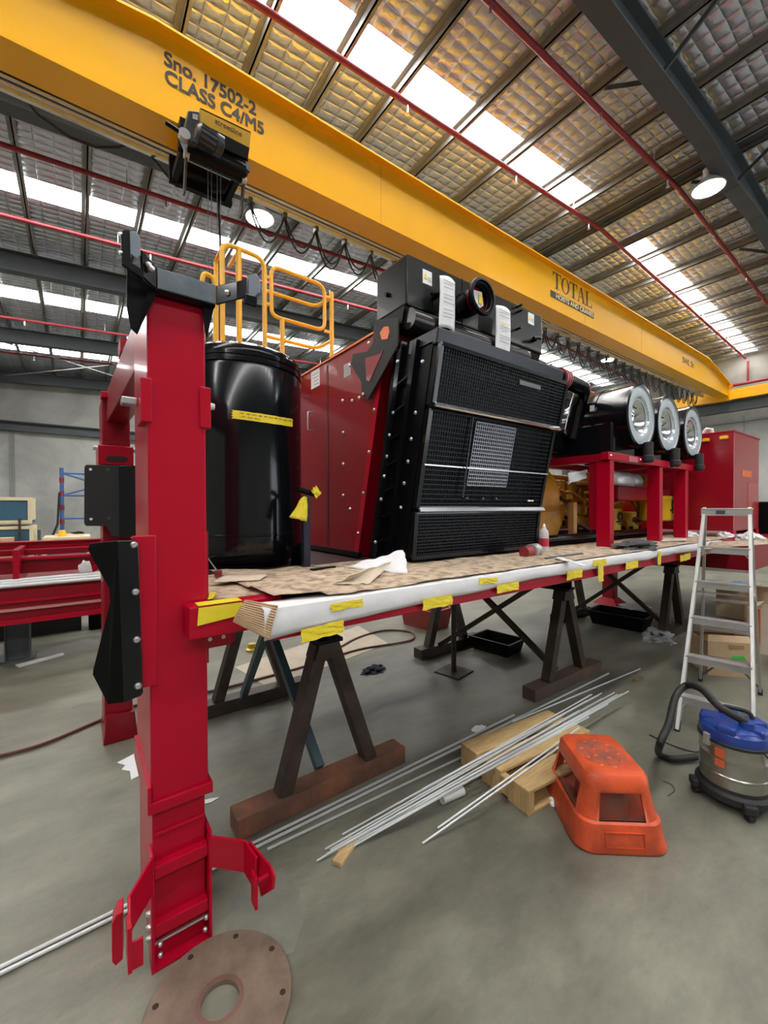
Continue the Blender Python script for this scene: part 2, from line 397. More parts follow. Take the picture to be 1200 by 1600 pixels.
# ================================================================== SPRINKLER PIPES
def sprinkler(y, x0, x1, dz, label, sag=0.25):
    t = thing('sprinkler_pipe', label, 'pipe', (x0, y, roof(x0)-dz))
    pts = [(x0, y, roof(x0)-dz)]+([(XR, y, ZR-dz)] if x1 > XR else [])+[(x1, y, roof(x1)-dz)]
    MB().tube(pts, 0.033, 10).build('pipe_run', PIPER, t, smooth=True)
    x = math.ceil(x0)+0.3
    while x < x1 and x < 16:
        z = roof(x)-dz
        h = MB().tube([(x, y, z+0.03), (x, y, z+dz-0.05)], 0.008, 6); h.build('hanger', ZINC, t)
        MB().lathe([(0, -0.11), (0.03, -0.105), (0.012, -0.09), (0.015, -0.03), (0.015, 0)], (x+0.5, y, z), (0, 0, 1), 8).build('sprinkler_head', ZINC, t)
        x += 2.1
    return t
sprinkler(3.86, -6.5, 17.0, 0.24, 'red sprinkler pipe running along the lower edge of the nearest skylight')
sprinkler(2.62, -6.5, 17.0, 0.26, 'dark red sprinkler pipe crossing the foil roof beside the near grey rafter')
sprinkler(7.02, -6.5, 17.0, 0.26, 'dark red sprinkler pipe passing behind the crane hoist, above the long skylight')
sprinkler(8.67, -6.5, 17.0, 0.26, 'bright red sprinkler pipe just below the long skylight seen under the crane')
sprinkler(13.15, -6.5, 17.0, 0.26, 'dark red sprinkler pipe in the second bay beyond the black post bracket')
sprinkler(15.8, -6.5, 17.0, 0.32, 'bright red sprinkler pipe along the farthest short skylight at the left')
t = thing('sprinkler_pipe', 'red sprinkler main running along the right wall above the yellow end carriage', 'pipe', (17.3, -6, 5.62))
MB().tube([(17.3, -6, 5.62), (17.3, 5.2, 5.62)], 0.05, 10).build('pipe_run', PIPER, t, smooth=True)
MB().tube([(17.3, 3.86, 5.62), (17.3, 3.86, 6.3)], 0.03, 10).build('riser', PIPER, t, smooth=True)

# ================================================================== HIGH BAY LAMPS
def lamp(p, drop, label):
    t = thing('high_bay_lamp', label, 'lamp', p, 'high bay lamps')
    x, y, z = p
    MB().lathe([(0.05, 0.30), (0.07, 0.28), (0.07, 0.16), (0.10, 0.13), (0.20, 0.02), (0.21, 0.0), (0.195, 0.0), (0.09, 0.12), (0.0, 0.13)], p, (0, 0, 1), 28).build('lamp_shade', ALU, t, smooth=True)
    MB().lathe([(0, 0.02), (0.185, 0.02), (0.185, 0.012), (0, 0.012)], p, (0, 0, 1), 28).build('lamp_lens', LAMPM, t, smooth=True)
    MB().tube([(x, y, z+0.3), (x, y, z+0.3+drop)], 0.012, 8).build('hanger_rod', STEEL, t)
    return t
q = PY(1107, 292, 2.1); lamp((q.x, q.y, q.z-0.03), max(0.05, roof(q.x)-q.z-0.35), 'round high bay lamp glowing under the near grey rafter at upper right')
q = PY(406, 342, 6.0); lamp((q.x, q.y, q.z), roof(q.x)-q.z-0.35, 'round high bay lamp shining just under the crane beside the hoist')
q = PY(950, 563, 6.3); lamp((q.x, q.y, q.z), roof(q.x)-q.z-0.35, 'small distant high bay lamp seen below the crane above the air cleaners')

# ================================================================== OVERHEAD CRANE
GY0, GY1, GZ0, GZ1 = 4.2, 4.48, 5.17, 5.89
t = thing('overhead_crane', 'yellow overhead bridge crane spanning the workshop from upper left to far right', 'crane', (8, 4.45, GZ0))
prof = [(-2.6, GZ0+0.12), (-2.6, GZ0+0.02), (-2.2, GZ0), (16.0, GZ0), (16.8, GZ0-0.03), (16.8, GZ0+0.30), (14.6, GZ1), (0.57, GZ1), (-2.6, GZ0+0.30)]
mb = MB(); mb.plate([(x, GY0, z) for x, z in prof], (0, GY1-GY0, 0)); mb.build('box_girder', YEL, t)
mb = MB()
topl = [(-2.6, GZ0+0.30), (0.57, GZ1), (14.6, GZ1), (16.8, GZ0+0.30)]
for a, b in zip(topl, topl[1:]):
    mb.hexa([(a[0], GY0-0.09, a[1]), (b[0], GY0-0.09, b[1]), (b[0], GY1+0.09, b[1]), (a[0], GY1+0.09, a[1]), (a[0], GY0-0.09, a[1]+0.022), (b[0], GY0-0.09, b[1]+0.022), (b[0], GY1+0.09, b[1]+0.022), (a[0], GY1+0.09, a[1]+0.022)])
mb.build('top_flange', YEL, t)
MB().box(-2.4, 16.7, GY0-0.025, GY1+0.025, GZ0-0.022, GZ0).build('bottom_flange', YEL, t)
for x in (3.05, 7.9, 10.4): MB().box(x, x+0.006, GY0-0.003, GY0, GZ0, GZ1).build('web_seam', mat('seam_yellow', (0.75, 0.36, 0.01), 0.4), t)
e = MB().box(16.68, 16.98, 2.55, 6.6, 5.04, 5.36).build('end_carriage', YEL, t, bevel=0.01)
MB().box(16.6, 16.8, 4.15, 4.75, 5.02, 5.5).build('end_plate', YEL, t)
for y in (2.75, 6.4):
    MB().cyl((16.78, y, 5.06), (16.98, y, 5.06), 0.12, seg=20).build('wheel', STEEL, e, smooth=True)
e2 = MB().box(-2.9, -2.6, 2.55, 6.6, 5.14, 5.46).build('end_carriage', YEL, t, bevel=0.01)
for nm, body, p, siz, bold in (('serial_lettering', 'Sno. 17502-2', (256, 100), 0.175, 0.0042), ('class_lettering', 'CLASS C4/M5', (257, 128), 0.175, 0.0042)):
    q = PY(p[0], p[1], GY0); text(nm, body, siz, INK, t, (q.x, GY0-0.002, q.z), bold=bold, sx=0.90)
LOGOB = mat('logo_brown', (0.09, 0.05, 0.02), 0.6)
lx0, lx1 = PY(863, 440, GY0).x, PY(925, 480, GY0).x
lzt, lzb = PY(868, 426, GY0).z, PY(868, 451, GY0).z
H_ = lzt-lzb; cw = (lx1-lx0)/4.75
def glyph(ch, x, w_):
    mb = MB(); y0, y1 = GY0-0.003, GY0-0.0005
    B = lambda a, b, c, d: mb.box(x+a*w_, x+b*w_, y0, y1, lzb+c*H_, lzb+d*H_)
    P = lambda *pts: mb.plate([(x+a*w_, y0, lzb+b*H_) for a, b in pts], (0, y1-y0, 0))
    if ch == 'T':
        B(0.40, 0.60, 0.0, 1.0); B(0.05, 0.40, 0.93, 1.0); B(0.60, 0.95, 0.93, 1.0); P((0.05, 1), (0.05, 0.74), (0.09, 0.74), (0.16, 0.93)); P((0.95, 1), (0.84, 0.93), (0.91, 0.74), (0.95, 0.74)); B(0.28, 0.72, 0.0, 0.04)
    elif ch == 'O':
        n = 28
        for k in range(n):
            a0, a1 = 2*PI*k/n, 2*PI*(k+1)/n
            P((0.5+0.46*math.cos(a0), 0.5+0.51*math.sin(a0)), (0.5+0.46*math.cos(a1), 0.5+0.51*math.sin(a1)), (0.5+0.28*math.cos(a1), 0.5+0.46*math.sin(a1)), (0.5+0.28*math.cos(a0), 0.5+0.46*math.sin(a0)))
    elif ch == 'A':
        P((0.42, 1), (0.58, 1), (0.92, 0), (0.70, 0)); P((0.42, 1), (0.47, 1), (0.18, 0), (0.11, 0)); B(0.27, 0.68, 0.32, 0.37); B(0.02, 0.28, 0, 0.04); B(0.60, 1.0, 0, 0.04)
    else:
        B(0.18, 0.38, 0, 1); B(0.05, 0.52, 0.96, 1); B(0.05, 0.85, 0, 0.05); P((0.85, 0), (0.92, 0), (0.92, 0.26), (0.88, 0.26), (0.80, 0.05))
    mb.build('logo_letter', LOGOB, t)
for k, ch in enumerate('TOTAL'): glyph(ch, lx0+k*cw*0.95, cw*(1.0 if ch != 'O' else 1.0))
bz1, bz0 = PY(859, 452, GY0).z, PY(858, 462, GY0).z
MB().box(lx0-0.06, lx1+0.06, GY0-0.003, GY0, bz0, bz1).build('logo_band', mat('logo_dark', (0.05, 0.045, 0.03), 0.6), t)
text('band_lettering', 'HOISTS AND CRANES', (bz1-bz0)*1.05, mat('logo_cream', (0.90, 0.80, 0.50), 0.6), t, (lx0+0.10, GY0-0.006, bz0+(bz1-bz0)*0.16), bold=0.0015, sx=(lx1-lx0-0.12)/((bz1-bz0)*9.9))
q = PY(1066, 566, GY0); text('capacity_lettering', 'SWL 5t', 0.22, INK, t, (q.x, GY0-0.002, q.z), bold=0.002, sx=1.2)

# hoist hanging on the bottom flange
hx0, hx1 = PY(290, 230, 3.9).x, PY(388, 250, 3.9).x
t = thing('crane_hoist', 'black and yellow electric rope hoist hung on the crane girder under the serial number', 'hoist', ((hx0+hx1)/2, 4.1, 4.6)); hoist_ = t
zc = PY(335, 225, 3.86).z
w = hx1-hx0
# drum, cover, gearbox, motor
MB().cyl((hx0+0.02, 3.98, zc-0.05), (hx1-0.02, 3.98, zc-0.05), 0.085, seg=28).build('rope_drum', SATIN, t, smooth=True)
HG = mat('hoist_grey', (0.045, 0.048, 0.055), 0.4, var=0.4, vscale=20, metal=0.3)
cvp = [PY(313, 168, 3.875), PY(392, 206, 3.875), PY(390, 231, 3.875), PY(313, 191, 3.875)]
cov = MB().plate(cvp, (0, 0.012, 0)); cov.plate([cvp[0], cvp[1], cvp[1]+Vector((0, 0.2, 0)), cvp[0]+Vector((0, 0.2, 0))], (0, 0, -0.012))
cov = cov.build('drum_cover', mat('cover_yellow', (0.62, 0.36, 0.008), 0.45, var=0.1), t)
cq = PY(336, 190, 3.872)
text('cover_lettering', 'streetline', 0.062, mat('faint_ink', (0.18, 0.09, 0.02), 0.6), cov, (cq.x, 3.870, cq.z-0.012), bold=0.001)
shp = [PY(313, 191, 3.87), PY(390, 231, 3.87), PY(387, 249, 3.87), PY(330, 222, 3.87), PY(313, 212, 3.87)]
MB().plate(shp, (0, 0.03, 0)).build('drum_shroud', SATIN, t)
gp = [PY(294, 171, 3.85), PY(312, 173, 3.85), PY(314, 200, 3.85), PY(312, 226, 3.85), PY(296, 222, 3.85), PY(288, 200, 3.85)]
g = MB().plate(gp, (0, 0.18, 0)).build('gearbox', HG, t, bevel=0.012)
MB().plate([PY(301, 177, 3.84), PY(309, 179, 3.84), PY(309, 188, 3.84), PY(301, 185, 3.84)], (0, 0.006, 0)).build('rating_plate', ALU, g)
MB().cyl(PY(289, 208, 3.83), PY(289, 208, 3.83)+Vector((0, 0.06, 0)), 0.045, seg=18).build('shaft_cap', ALU, g, smooth=True)
mo = PY(306, 205, 3.72); md_ = (PY(348, 232, 3.74)-mo); mL = md_.length; md_.normalize()
mb = MB().lathe([(0, 0), (0.05, 0), (0.072, 0.02), (0.072, mL*0.7), (0.082, mL*0.72), (0.082, mL*0.95), (0.05, mL), (0, mL)], mo, md_, 24)
ua = md_.orthogonal().normalized(); ub = md_.cross(ua)
for a in range(14):
    th = a*2*PI/14; o_ = (ua*math.cos(th)+ub*math.sin(th))*0.076; mb.bar(mo+o_+md_*0.03, mo+o_+md_*mL*0.68, 0.005, 0.012)
mb.build('motor', HG, t, smooth=True)
for p in ((300, 222), (384, 262)):
    c_ = PY(*p, 3.95); MB().obox(c_, 0.06, 0.06, 0.08, rz=0.4).build('bracket_casting', HG, t, bevel=0.01)
MB().cyl((hx0-0.16, 3.86, zc-0.02), (hx0, 3.86, zc-0.05), 0.018, seg=8).build('stop_rod', SATIN, t)
for x in (hx0+0.02, hx1-0.02):
    MB().plate([(x-0.008, 3.94, zc-0.1), (x-0.008, 4.01, zc-0.1), (x-0.008, 4.10, zc-0.40), (x-0.008, 4.04, zc-0.40)], (0.016, 0, 0)).build('hanger_plate', DSTEEL, t)
    MB().cyl((x-0.02, 3.97, zc-0.12), (x+0.02, 3.97, zc-0.12), 0.035, seg=14).build('pivot', ALU, t, smooth=True)
tr = MB().box(hx0-0.02, hx1+0.04, 4.02, 4.14, GZ0-0.30, GZ0-0.08); tr.box(hx0-0.02, hx1+0.04, 4.54, 4.60, GZ0-0.30, GZ0-0.05); tr.box(hx0, hx0+0.05, 4.1, 4.56, GZ0-0.30, GZ0-0.22); tr.box(hx1-0.04, hx1+0.01, 4.1, 4.56, GZ0-0.30, GZ0-0.22)
tr = tr.build('trolley_frame', SATIN, t)
MB().box(hx0+0.2, hx0+0.33, 4.015, 4.021, GZ0-0.24, GZ0-0.13).build('data_plate', ALU, tr)
for x in (hx0+0.04, hx1-0.02):
    MB().cyl((x, 4.14, GZ0-0.06), (x, 4.2, GZ0-0.06), 0.05, seg=16).build('trolley_wheel', DSTEEL, tr, smooth=True)
for dx in (0.20, 0.23, 0.28, 0.31):
    MB().tube([(hx0+dx, 3.98, zc-0.1), (hx0+dx+0.01, 4.06, 2.4)], 0.003, 6).build('wire_rope', STEEL, t)
hk = MB().box(hx0+0.16, hx0+0.35, 4.01, 4.11, 2.15, 2.42).build('hook_block', RAILY, t, bevel=0.02)
MB().tube([(hx0+0.255, 4.06, 2.16), (hx0+0.255, 4.06, 2.10), (hx0+0.31, 4.06, 2.04), (hx0+0.255, 4.06, 1.98), (hx0+0.20, 4.06, 2.03)], 0.016, 8).build('hook', STEEL, hk, smooth=True)

# festoon cable
fz = 5.20; fy = 4.78
t = thing('festoon_cable', 'black festoon cable looping from a rail along the back of the crane', 'cable', (6, fy, fz))
MB().box(-2.4, 16.4, fy-0.02, fy+0.02, fz, fz+0.04).build('cable_rail', ZINC, t)
for yy_ in (116, 126):
    zz_ = PY(0, yy_, 4.75).z; MB().tube([(-2.4, 4.75, zz_), (16.4, 4.75, zz_)], 0.012, 8).build('conductor_tube', ROD, t, smooth=True)
xs = [1.62+i*0.42 for i in range(35)]
for i, (a, b) in enumerate(zip(xs, xs[1:])):
    if b > 16.2: break
    dep = 0.28+0.12*random.random()
    for s_ in (0, 1):
        pts = [(a+(b-a)*u/10, fy+0.03*s_, fz-0.02-(dep+0.06*s_)*math.sin(PI*u/10)**0.8) for u in range(11)]
        MB().tube(pts, 0.011, 6).build('cable_loop', RUBBER, t, smooth=True)
    MB().box(a-0.02, a+0.02, fy-0.03, fy+0.05, fz-0.05, fz+0.01).build('cable_trolley', STEEL, t)
# pendant control cable
MB().tube([(hx0+0.45, 4.58, 4.92), (hx0+0.47, 4.6, 4.4), (hx0+0.45, 4.58, 3.4), (hx0+0.45, 4.58, 2.6)], 0.012, 8).build('pendant_cable', RUBBER, hoist_, smooth=True)
tag(MB().tube([PY(28, 140, 4.9), PY(60, 180, 4.9), PY(110, 215, 4.9), PY(150, 230, 4.9), PY(185, 230, 4.9), PY(212, 222, 4.9), PY(240, 250, 4.8), PY(275, 290, 4.7), PY(310, 300, 4.6), PY(350, 300, 4.5), PY(358, 290, 4.4)], 0.014, 8).build('power_cable', RUBBER, smooth=True), 'thick black power cable drooping left of the crane hoist', 'cable')

# ================================================================== MACHINE SKID (deck, end posts, cross beam, corner guides)
DZ = 1.28; DB = 1.165; DY0, DY1 = 1.46, 3.86
t = thing('machine_skid', 'long red steel skid deck with tall red end posts, standing on trestles', 'machine skid', (3, 2.6, DB))
dk = MB(); dk.box(0.56, 6.0, DY0+0.06, DY1-0.06, DZ-0.03, DZ-0.004); dk.box(0.41, 0.56, 1.72, DY1-0.06, DZ-0.03, DZ-0.004)
dk.build('deck_plate', mat('deck_shaded', (0.05, 0.012, 0.012), 0.6, var=0.4, vscale=3), t)  # red deck darkened so its colour holds the shadow around the tank
def channel(mb, x0, x1, y0, y1, z0, z1): mb.box(x0, x1, y0, y1, z0, z1)
MB().box(0.56, 6.0, DY0, DY0+0.06, DB, DZ-0.002).build('side_rail', RED, t, bevel=0.004)
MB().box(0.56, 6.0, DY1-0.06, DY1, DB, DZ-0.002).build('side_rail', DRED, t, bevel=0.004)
MB().box(0.56, 0.62, DY0+0.06, 1.72, DB, DZ-0.002).build('end_rail', RED, t)
for x in (0.45, 1.6, 2.7, 3.8, 4.9, 5.9):
    MB().box(x, x+0.06, DY0+0.06 if x > .5 else 2.12, DY1-0.06, DB, DZ-0.03).build('cross_member', DRED, t)
# heavier raised end of the skid past the cabinet
MB().box(6.0, 9.6, 1.30, DY1, 0.93, DZ-0.002).build('deep_end_frame', DRED, t, bevel=0.01)
# stub beam and tab at the front post
b = MB().box(0.313, 0.66, 1.60, 1.68, 1.178, 1.297).build('stub_beam', RED, t, bevel=0.006)
tb = MB().plate([(0.36, 1.69, 1.18), (0.50, 1.69, 1.18), (0.50, 1.69, 1.125), (0.485, 1.69, 1.11), (0.36, 1.69, 1.11)], (0, 0.012, 0)); tb.build('tab_plate', RED, b)
for x in (0.405, 0.455):
    MB().lathe([(0, 0.003), (0.008, 0.003), (0.008, 0), (0, 0)], (x, 1.689, 1.145), (0, -1, 0), 10).build('tab_hole', WHITEP, b)
def post(x0, x1, y0, y1, ztop, front):
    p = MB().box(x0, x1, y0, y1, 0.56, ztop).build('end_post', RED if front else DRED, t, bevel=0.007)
    # collar and slimmer foot section
    m_ = RED if front else DRED
    c = MB(); c.box(x0-0.012, x1+0.014, y0-0.014, y1+0.012, 0.56, 0.60); c.build('foot_collar', m_, p, bevel=0.004)
    c = MB(); c.box(x0-0.012, x0, y0-0.014, y1, 0.60, 0.66) ; c.build('collar_gusset', m_, p)
    return p
# front post: x 0.2-0.4, y 1.68-2.1
p = post(0.20, 0.395, 1.684, 2.10, 2.41, True)
MB().box(0.205, 0.385, 1.70, 2.09, 0.0, 0.56).build('foot_section', RED, p, bevel=0.004)
f = MB().box(0.195, 0.207, 1.665, 1.74, 0.0, 0.415).build('side_plate', RED, p, bevel=0.003)
f = MB().box(0.388, 0.400, 1.660, 1.80, 0.0, 0.425).build('side_plate', RED, p, bevel=0.003)
MB().box(0.207, 0.388, 1.668, 1.72, 0.325, 0.37).build('cross_bar', RED, p, bevel=0.003)
MB().box(0.207, 0.388, 1.668, 1.72, 0.115, 0.16).build('cross_bar', RED, p, bevel=0.003)
MB().box(0.215, 0.38, 1.692, 1.71, 0.462, 0.474).build('cross_bar', RED, p, bevel=0.002)
MB().box(0.195, 0.400, 1.660, 1.72, 0.0, 0.012).build('foot_plate', RED, p)
MB().tube([(0.207, 1.684, 0.085), (0.388, 1.684, 0.085)], 0.006, 8).build('locking_pin', ZINC, p)
for q in ((0.222, 1.66, 0.06), (0.372, 1.66, 0.06), (0.222, 1.664, 0.095), (0.376, 1.664, 0.10)):
    bolts([q], 0.008, (0, -1, 0)).build('bolt', ZINC, p)
for z in (0.19, 0.14, 0.10):
    bolts([(0.195, 1.70, z)], 0.010, (-1, 0, 0)).build('bolt', ZINC, p)
# red corner guide wings at the foot
def wing(pts_top, h0, h1, th, m_, name, par):
    mb = MB()
    for (a, b_), (ha, hb) in zip(zip(pts_top, pts_top[1:]), zip(h1, h1[1:])):
        a = Vector(a); b_ = Vector(b_); d = (b_-a); nrm = Vector((-d.y, d.x, 0)).normalized()*th
        P = [a-Vector((0, 0, ha)), b_-Vector((0, 0, hb)), b_+nrm-Vector((0, 0, hb)), a+nrm-Vector((0, 0, ha)), a, b_, b_+nrm, a+nrm]
        mb.hexa(P)
    return mb.build(name, m_, par, bevel=0.003)
lw = wing([(0.200, 1.68, 0.41), (0.115, 1.55, 0.41), (0.112, 1.50, 0.38)], 0, [0.13, 0.12, 0.12], 0.010, RED, 'foot_guide', p)
MB().box(0.108, 0.120, 1.455, 1.51, 0.245, 0.385).build('guide_lip', RED, lw, bevel=0.002)
MB().plate([(0.075, 1.60, 0.30), (0.088, 1.60, 0.325), (0.105, 1.60, 0.325), (0.105, 1.60, 0.17), (0.085, 1.60, 0.16), (0.075, 1.60, 0.18)], (0.008, 0.06, 0)).build('guide_pad', RED, lw, bevel=0.002)
MB().box(0.118, 0.150, 1.462, 1.472, 0.245, 0.33).build('guide_lip', RED, lw, bevel=0.002)
rw = wing([(0.400, 1.67, 0.40), (0.501, 1.573, 0.395), (0.512, 1.47, 0.395)], 0, [0.12, 0.12, 0.13], -0.010, RED, 'foot_guide', p)
MB().plate([(0.505, 1.56, 0.395), (0.530, 1.40, 0.395), (0.535, 1.38, 0.37), (0.530, 1.38, 0.33), (0.51, 1.44, 0.27)], (0.008, 0.0, 0)).build('guide_pad', RED, rw, bevel=0.002)
MB().box(0.478, 0.488, 1.405, 1.45, 0.265, 0.375).build('guide_lip', RED, rw, bevel=0.002)
MB().box(0.488, 0.528, 1.40, 1.41, 0.36, 0.372).build('guide_lip', RED, rw, bevel=0.002)
# hinge pads on the sides of the front post
for x0, x1 in ((0.178, 0.214), (0.372, 0.412)):
    MB().box(x0, x1, 1.674, 1.80, 1.955, 2.11).build('hinge_pad', RED, p, bevel=0.004)
mb = MB().lathe([(0, 0.02), (0.012, 0.018), (0.014, 0.0)], (0.412, 1.70, 2.045), (1, 0, 0), 14); mb.build('hinge_pin', WHITEP, p, smooth=True)
MB().box(0.128, 0.178, 1.76, 1.82, 2.03, 2.055).build('hinge_pin', ZINC, p, bevel=0.004)
# weld plates near the stub beam
MB().box(0.395, 0.404, 1.70, 1.95, 1.05, 1.56).build('weld_plate', RED, p, bevel=0.002)
fl = MB().box(0.150, 0.222, 1.672, 1.684, 1.02, 1.555).build('flange_plate', RED, p, bevel=0.003)
# black bolted guard on the left of the front post
mb = MB(); mb.plate([(0.105, 1.668, 1.542), (0.160, 1.668, 1.54), (0.166, 1.668, 1.53), (0.176, 1.668, 1.01), (0.170, 1.668, 1.0), (0.118, 1.668, 0.99)], (0, -0.010, 0))
gd = mb.build('side_guard', BLACK, p, bevel=0.002)
mb = MB(); mb.plate([(0.106, 1.660, 1.542), (0.030, 1.745, 1.532), (0.024, 1.75, 1.51), (0.082, 1.69, 1.376), (0.083, 1.69, 1.33), (0.036, 1.74, 1.099), (0.034, 1.74, 1.08), (0.075, 1.69, 0.985), (0.12, 1.660, 0.99)], (0.007, 0.007, 0))
mb.build('guard_fold', SATIN, gd, bevel=0.002)
for x, z in ((0.153, 1.525), (0.156, 1.363), (0.158, 1.198), (0.161, 1.037)):
    bolts([(x, 1.658, z)], 0.0125, (0, -1, 0), 0.012).build('bolt', ZINC, gd, smooth=True)
# black top guide: bar, flared wings with pads, gussets
tg = MB().box(0.228, 0.423, 1.635, 1.645, 2.416, 2.487).build('top_guide', mat('guide_grey', (0.13, 0.16, 0.19), 0.3, col2=(0.07, 0.09, 0.11), vscale=14), t, bevel=0.002)
MB().box(0.228, 0.423, 1.645, 1.72, 2.41, 2.418).build('guide_base', BLACK, tg)
w1 = wing([(0.423, 1.64, 2.487), (0.484, 1.578, 2.497), (0.512, 1.545, 2.50)], 0, [0.071, 0.068, 0.066], 0.008, BLACK, 'guide_wing', tg)
MB().plate([(0.512, 1.552, 2.515), (0.536, 1.530, 2.522), (0.546, 1.522, 2.505), (0.546, 1.522, 2.45), (0.535, 1.532, 2.435), (0.512, 1.552, 2.44)], (0.010, 0.010, 0)).build('wing_pad', mat('pad_grey', (0.16, 0.20, 0.25), 0.4, var=0.2), w1, bevel=0.003)
MB().box(0.500, 0.545, 1.535, 1.555, 2.405, 2.44).build('wing_hook', BLACK, w1, bevel=0.004)
bolts([(0.452, 1.606, 2.455)], 0.011, (0.7, -0.7, 0)).build('bolt', ZINC, w1, smooth=True)
def pg(pts, Y): return [tuple(PY(*p, Y)) for p in pts]
w2 = MB().plate([PY(222, 391, 1.60), PY(247, 421, 1.64), PY(246, 452, 1.64), PY(224, 432, 1.60)], (-0.006, 0.006, 0)).build('guide_wing', BLACK, tg)
for p in ((231, 414), (236, 420)):
    bolts([PY(*p, 1.605)], 0.010, (0.5, -0.8, 0)).build('bolt', ZINC, w2, smooth=True)
padm = mat('pad_grey', (0.16, 0.20, 0.25), 0.4)
MB().plate(pg([(203, 360), (213, 361), (219, 370), (220, 398), (214, 404), (204, 396)], 1.585), (0, 0.008, 0)).build('wing_pad', padm, w2, bevel=0.003)
MB().plate(pg([(189, 362), (194, 358), (203, 359), (204, 398), (206, 410), (222, 420), (224, 436), (206, 424), (190, 412)], 1.595), (0, 0.014, 0)).build('wing_bracket', SATIN, w2, bevel=0.003)
for p in ((187, 366), (187, 395)):
    MB().cyl(PY(p[0]-1, p[1], 1.60), PY(p[0]+4, p[1]-0.5, 1.60), 0.006, seg=10).build('bolt', ZINC, w2)
MB().plate(pg([(198, 416), (208, 422), (245, 454), (240, 470), (228, 492), (215, 522), (204, 512), (198, 480)], 1.665), (0, 0.010, 0)).build('gusset', SATIN, tg, bevel=0.002)
MB().plate(pg([(232, 446), (246, 453), (226, 498), (214, 520)], 1.655), (0, 0.008, 0)).build('gusset', BLACK, tg)
MB().plate([(0.423, 1.66, 2.415), (0.397, 1.66, 2.29), (0.390, 1.66, 2.31), (0.38, 1.66, 2.416)], (0, 0.010, 0)).build('gusset', BLACK, tg, bevel=0.002)
MB().lathe([(0, 0.03), (0.028, 0.026), (0.034, 0.0)], (0.262, 1.70, 2.41), (0, 0, 1), 16).build('lifting_stud', mat('stud_blue', (0.35, 0.38, 0.6), 0.3, metal=0.5), tg, smooth=True)
MB().lathe([(0, 0.025), (0.02, 0.022), (0.024, 0.0)], (0.232, 1.69, 2.41), (0, 0, 1), 16).build('lifting_stud', ZINC, tg, smooth=True)
# rear post and its fittings
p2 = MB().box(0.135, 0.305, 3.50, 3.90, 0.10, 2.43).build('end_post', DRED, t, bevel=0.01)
MB().box(0.112, 0.322, 3.46, 3.92, 1.955, 2.09).build('post_collar', RED, p2, bevel=0.005)
for x in (0.085, 0.325):
    MB().cyl((x, 3.5, 2.07), (x+0.03, 3.5, 2.07), 0.016, seg=12).build('bolt', ZINC, p2)
MB().plate([(0.15, 3.455, 1.99), (0.17, 3.455, 1.975), (0.27, 3.455, 1.98), (0.29, 3.455, 2.0), (0.27, 3.455, 2.02), (0.17, 3.455, 2.015)], (0, 0.004, 0)).build('slot', mat('slot_dark', (0.02, 0.002, 0.003), 0.6), p2)
MB().plate([(0.125, 3.47, 0.0), (0.335, 3.47, 0.0), (0.315, 3.47, 0.19), (0.145, 3.47, 0.21)], (0, 0.4, 0)).build('foot_shoe', DRED, p2, bevel=0.006)
MB().box(0.13, 0.30, 3.42, 3.52, 2.41, 2.45).build('cap_plate', RED, p2, bevel=0.004)
bp = MB().plate([(0.035, 3.43, 1.93), (0.045, 3.43, 1.945), (0.232, 3.43, 1.95), (0.232, 3.43, 1.45), (0.185, 3.43, 1.46), (0.155, 3.43, 1.53), (0.04, 3.43, 1.535), (0.03, 3.43, 1.55)], (0, 0.012, 0)); bp = bp.build('guard_plate', MBLACK, p2, bevel=0.003)
MB().plate([(0.232, 3.43, 1.95), (0.360, 3.40, 1.955), (0.370, 3.40, 1.94), (0.370, 3.40, 1.45), (0.232, 3.43, 1.45)], (0, 0.012, 0)).build('guard_fold', BLACK, bp, bevel=0.003)
for x, z in ((0.068, 1.915), (0.068, 1.58), (0.165, 1.92), (0.17, 1.585)):
    MB().lathe([(0, 0.003), (0.009, 0.003), (0.009, 0), (0, 0)], (x, 3.43, z), (0, -1, 0), 10).build('bolt_hole', PAPER if x < .1 else STEEL, bp)
# cross beam between the tops of the posts
zb0 = PY(214, 577, 2.10).z; zb1 = PY(168, 659, 3.50).z; zt1 = PY(175, 612, 3.50).z
cb = MB().hexa([(0.205, 2.10, zb0), (0.33, 2.10, zb0), (0.29, 3.50, zb1), (0.165, 3.50, zb1), (0.205, 2.10, zt1), (0.33, 2.10, zt1), (0.29, 3.50, zt1), (0.165, 3.50, zt1)]).build('cross_beam', DRED, t, bevel=0.005)
q = PY(200, 541, 2.6)
MB().box(q.x-0.035, q.x+0.04, 2.6, 2.75, q.z-0.035, q.z+0.04).build('beam_lug', DRED, cb, bevel=0.003)
for dz in (-0.01, 0.015):
    bolts([(q.x-0.0, 2.6, q.z+dz)], 0.006, (0, -1, 0)).build('bolt', RED, cb)
# support leg below the far side of the deck
lg = PZ(953, 942); 
l = MB().box(lg.x-0.09, lg.x+0.09, lg.y-0.09, lg.y+0.09, 0.02, DB).build('deck_leg', DRED, t, bevel=0.008)
MB().hexa([(lg.x-0.20, lg.y-0.2, 0), (lg.x+0.20, lg.y-0.2, 0), (lg.x+0.20, lg.y+0.2, 0), (lg.x-0.20, lg.y+0.2, 0), (lg.x-0.1, lg.y-0.1, 0.1), (lg.x+0.1, lg.y-0.1, 0.1), (lg.x+0.1, lg.y+0.1, 0.1), (lg.x-0.1, lg.y+0.1, 0.1)]).build('leg_foot', RED, l)

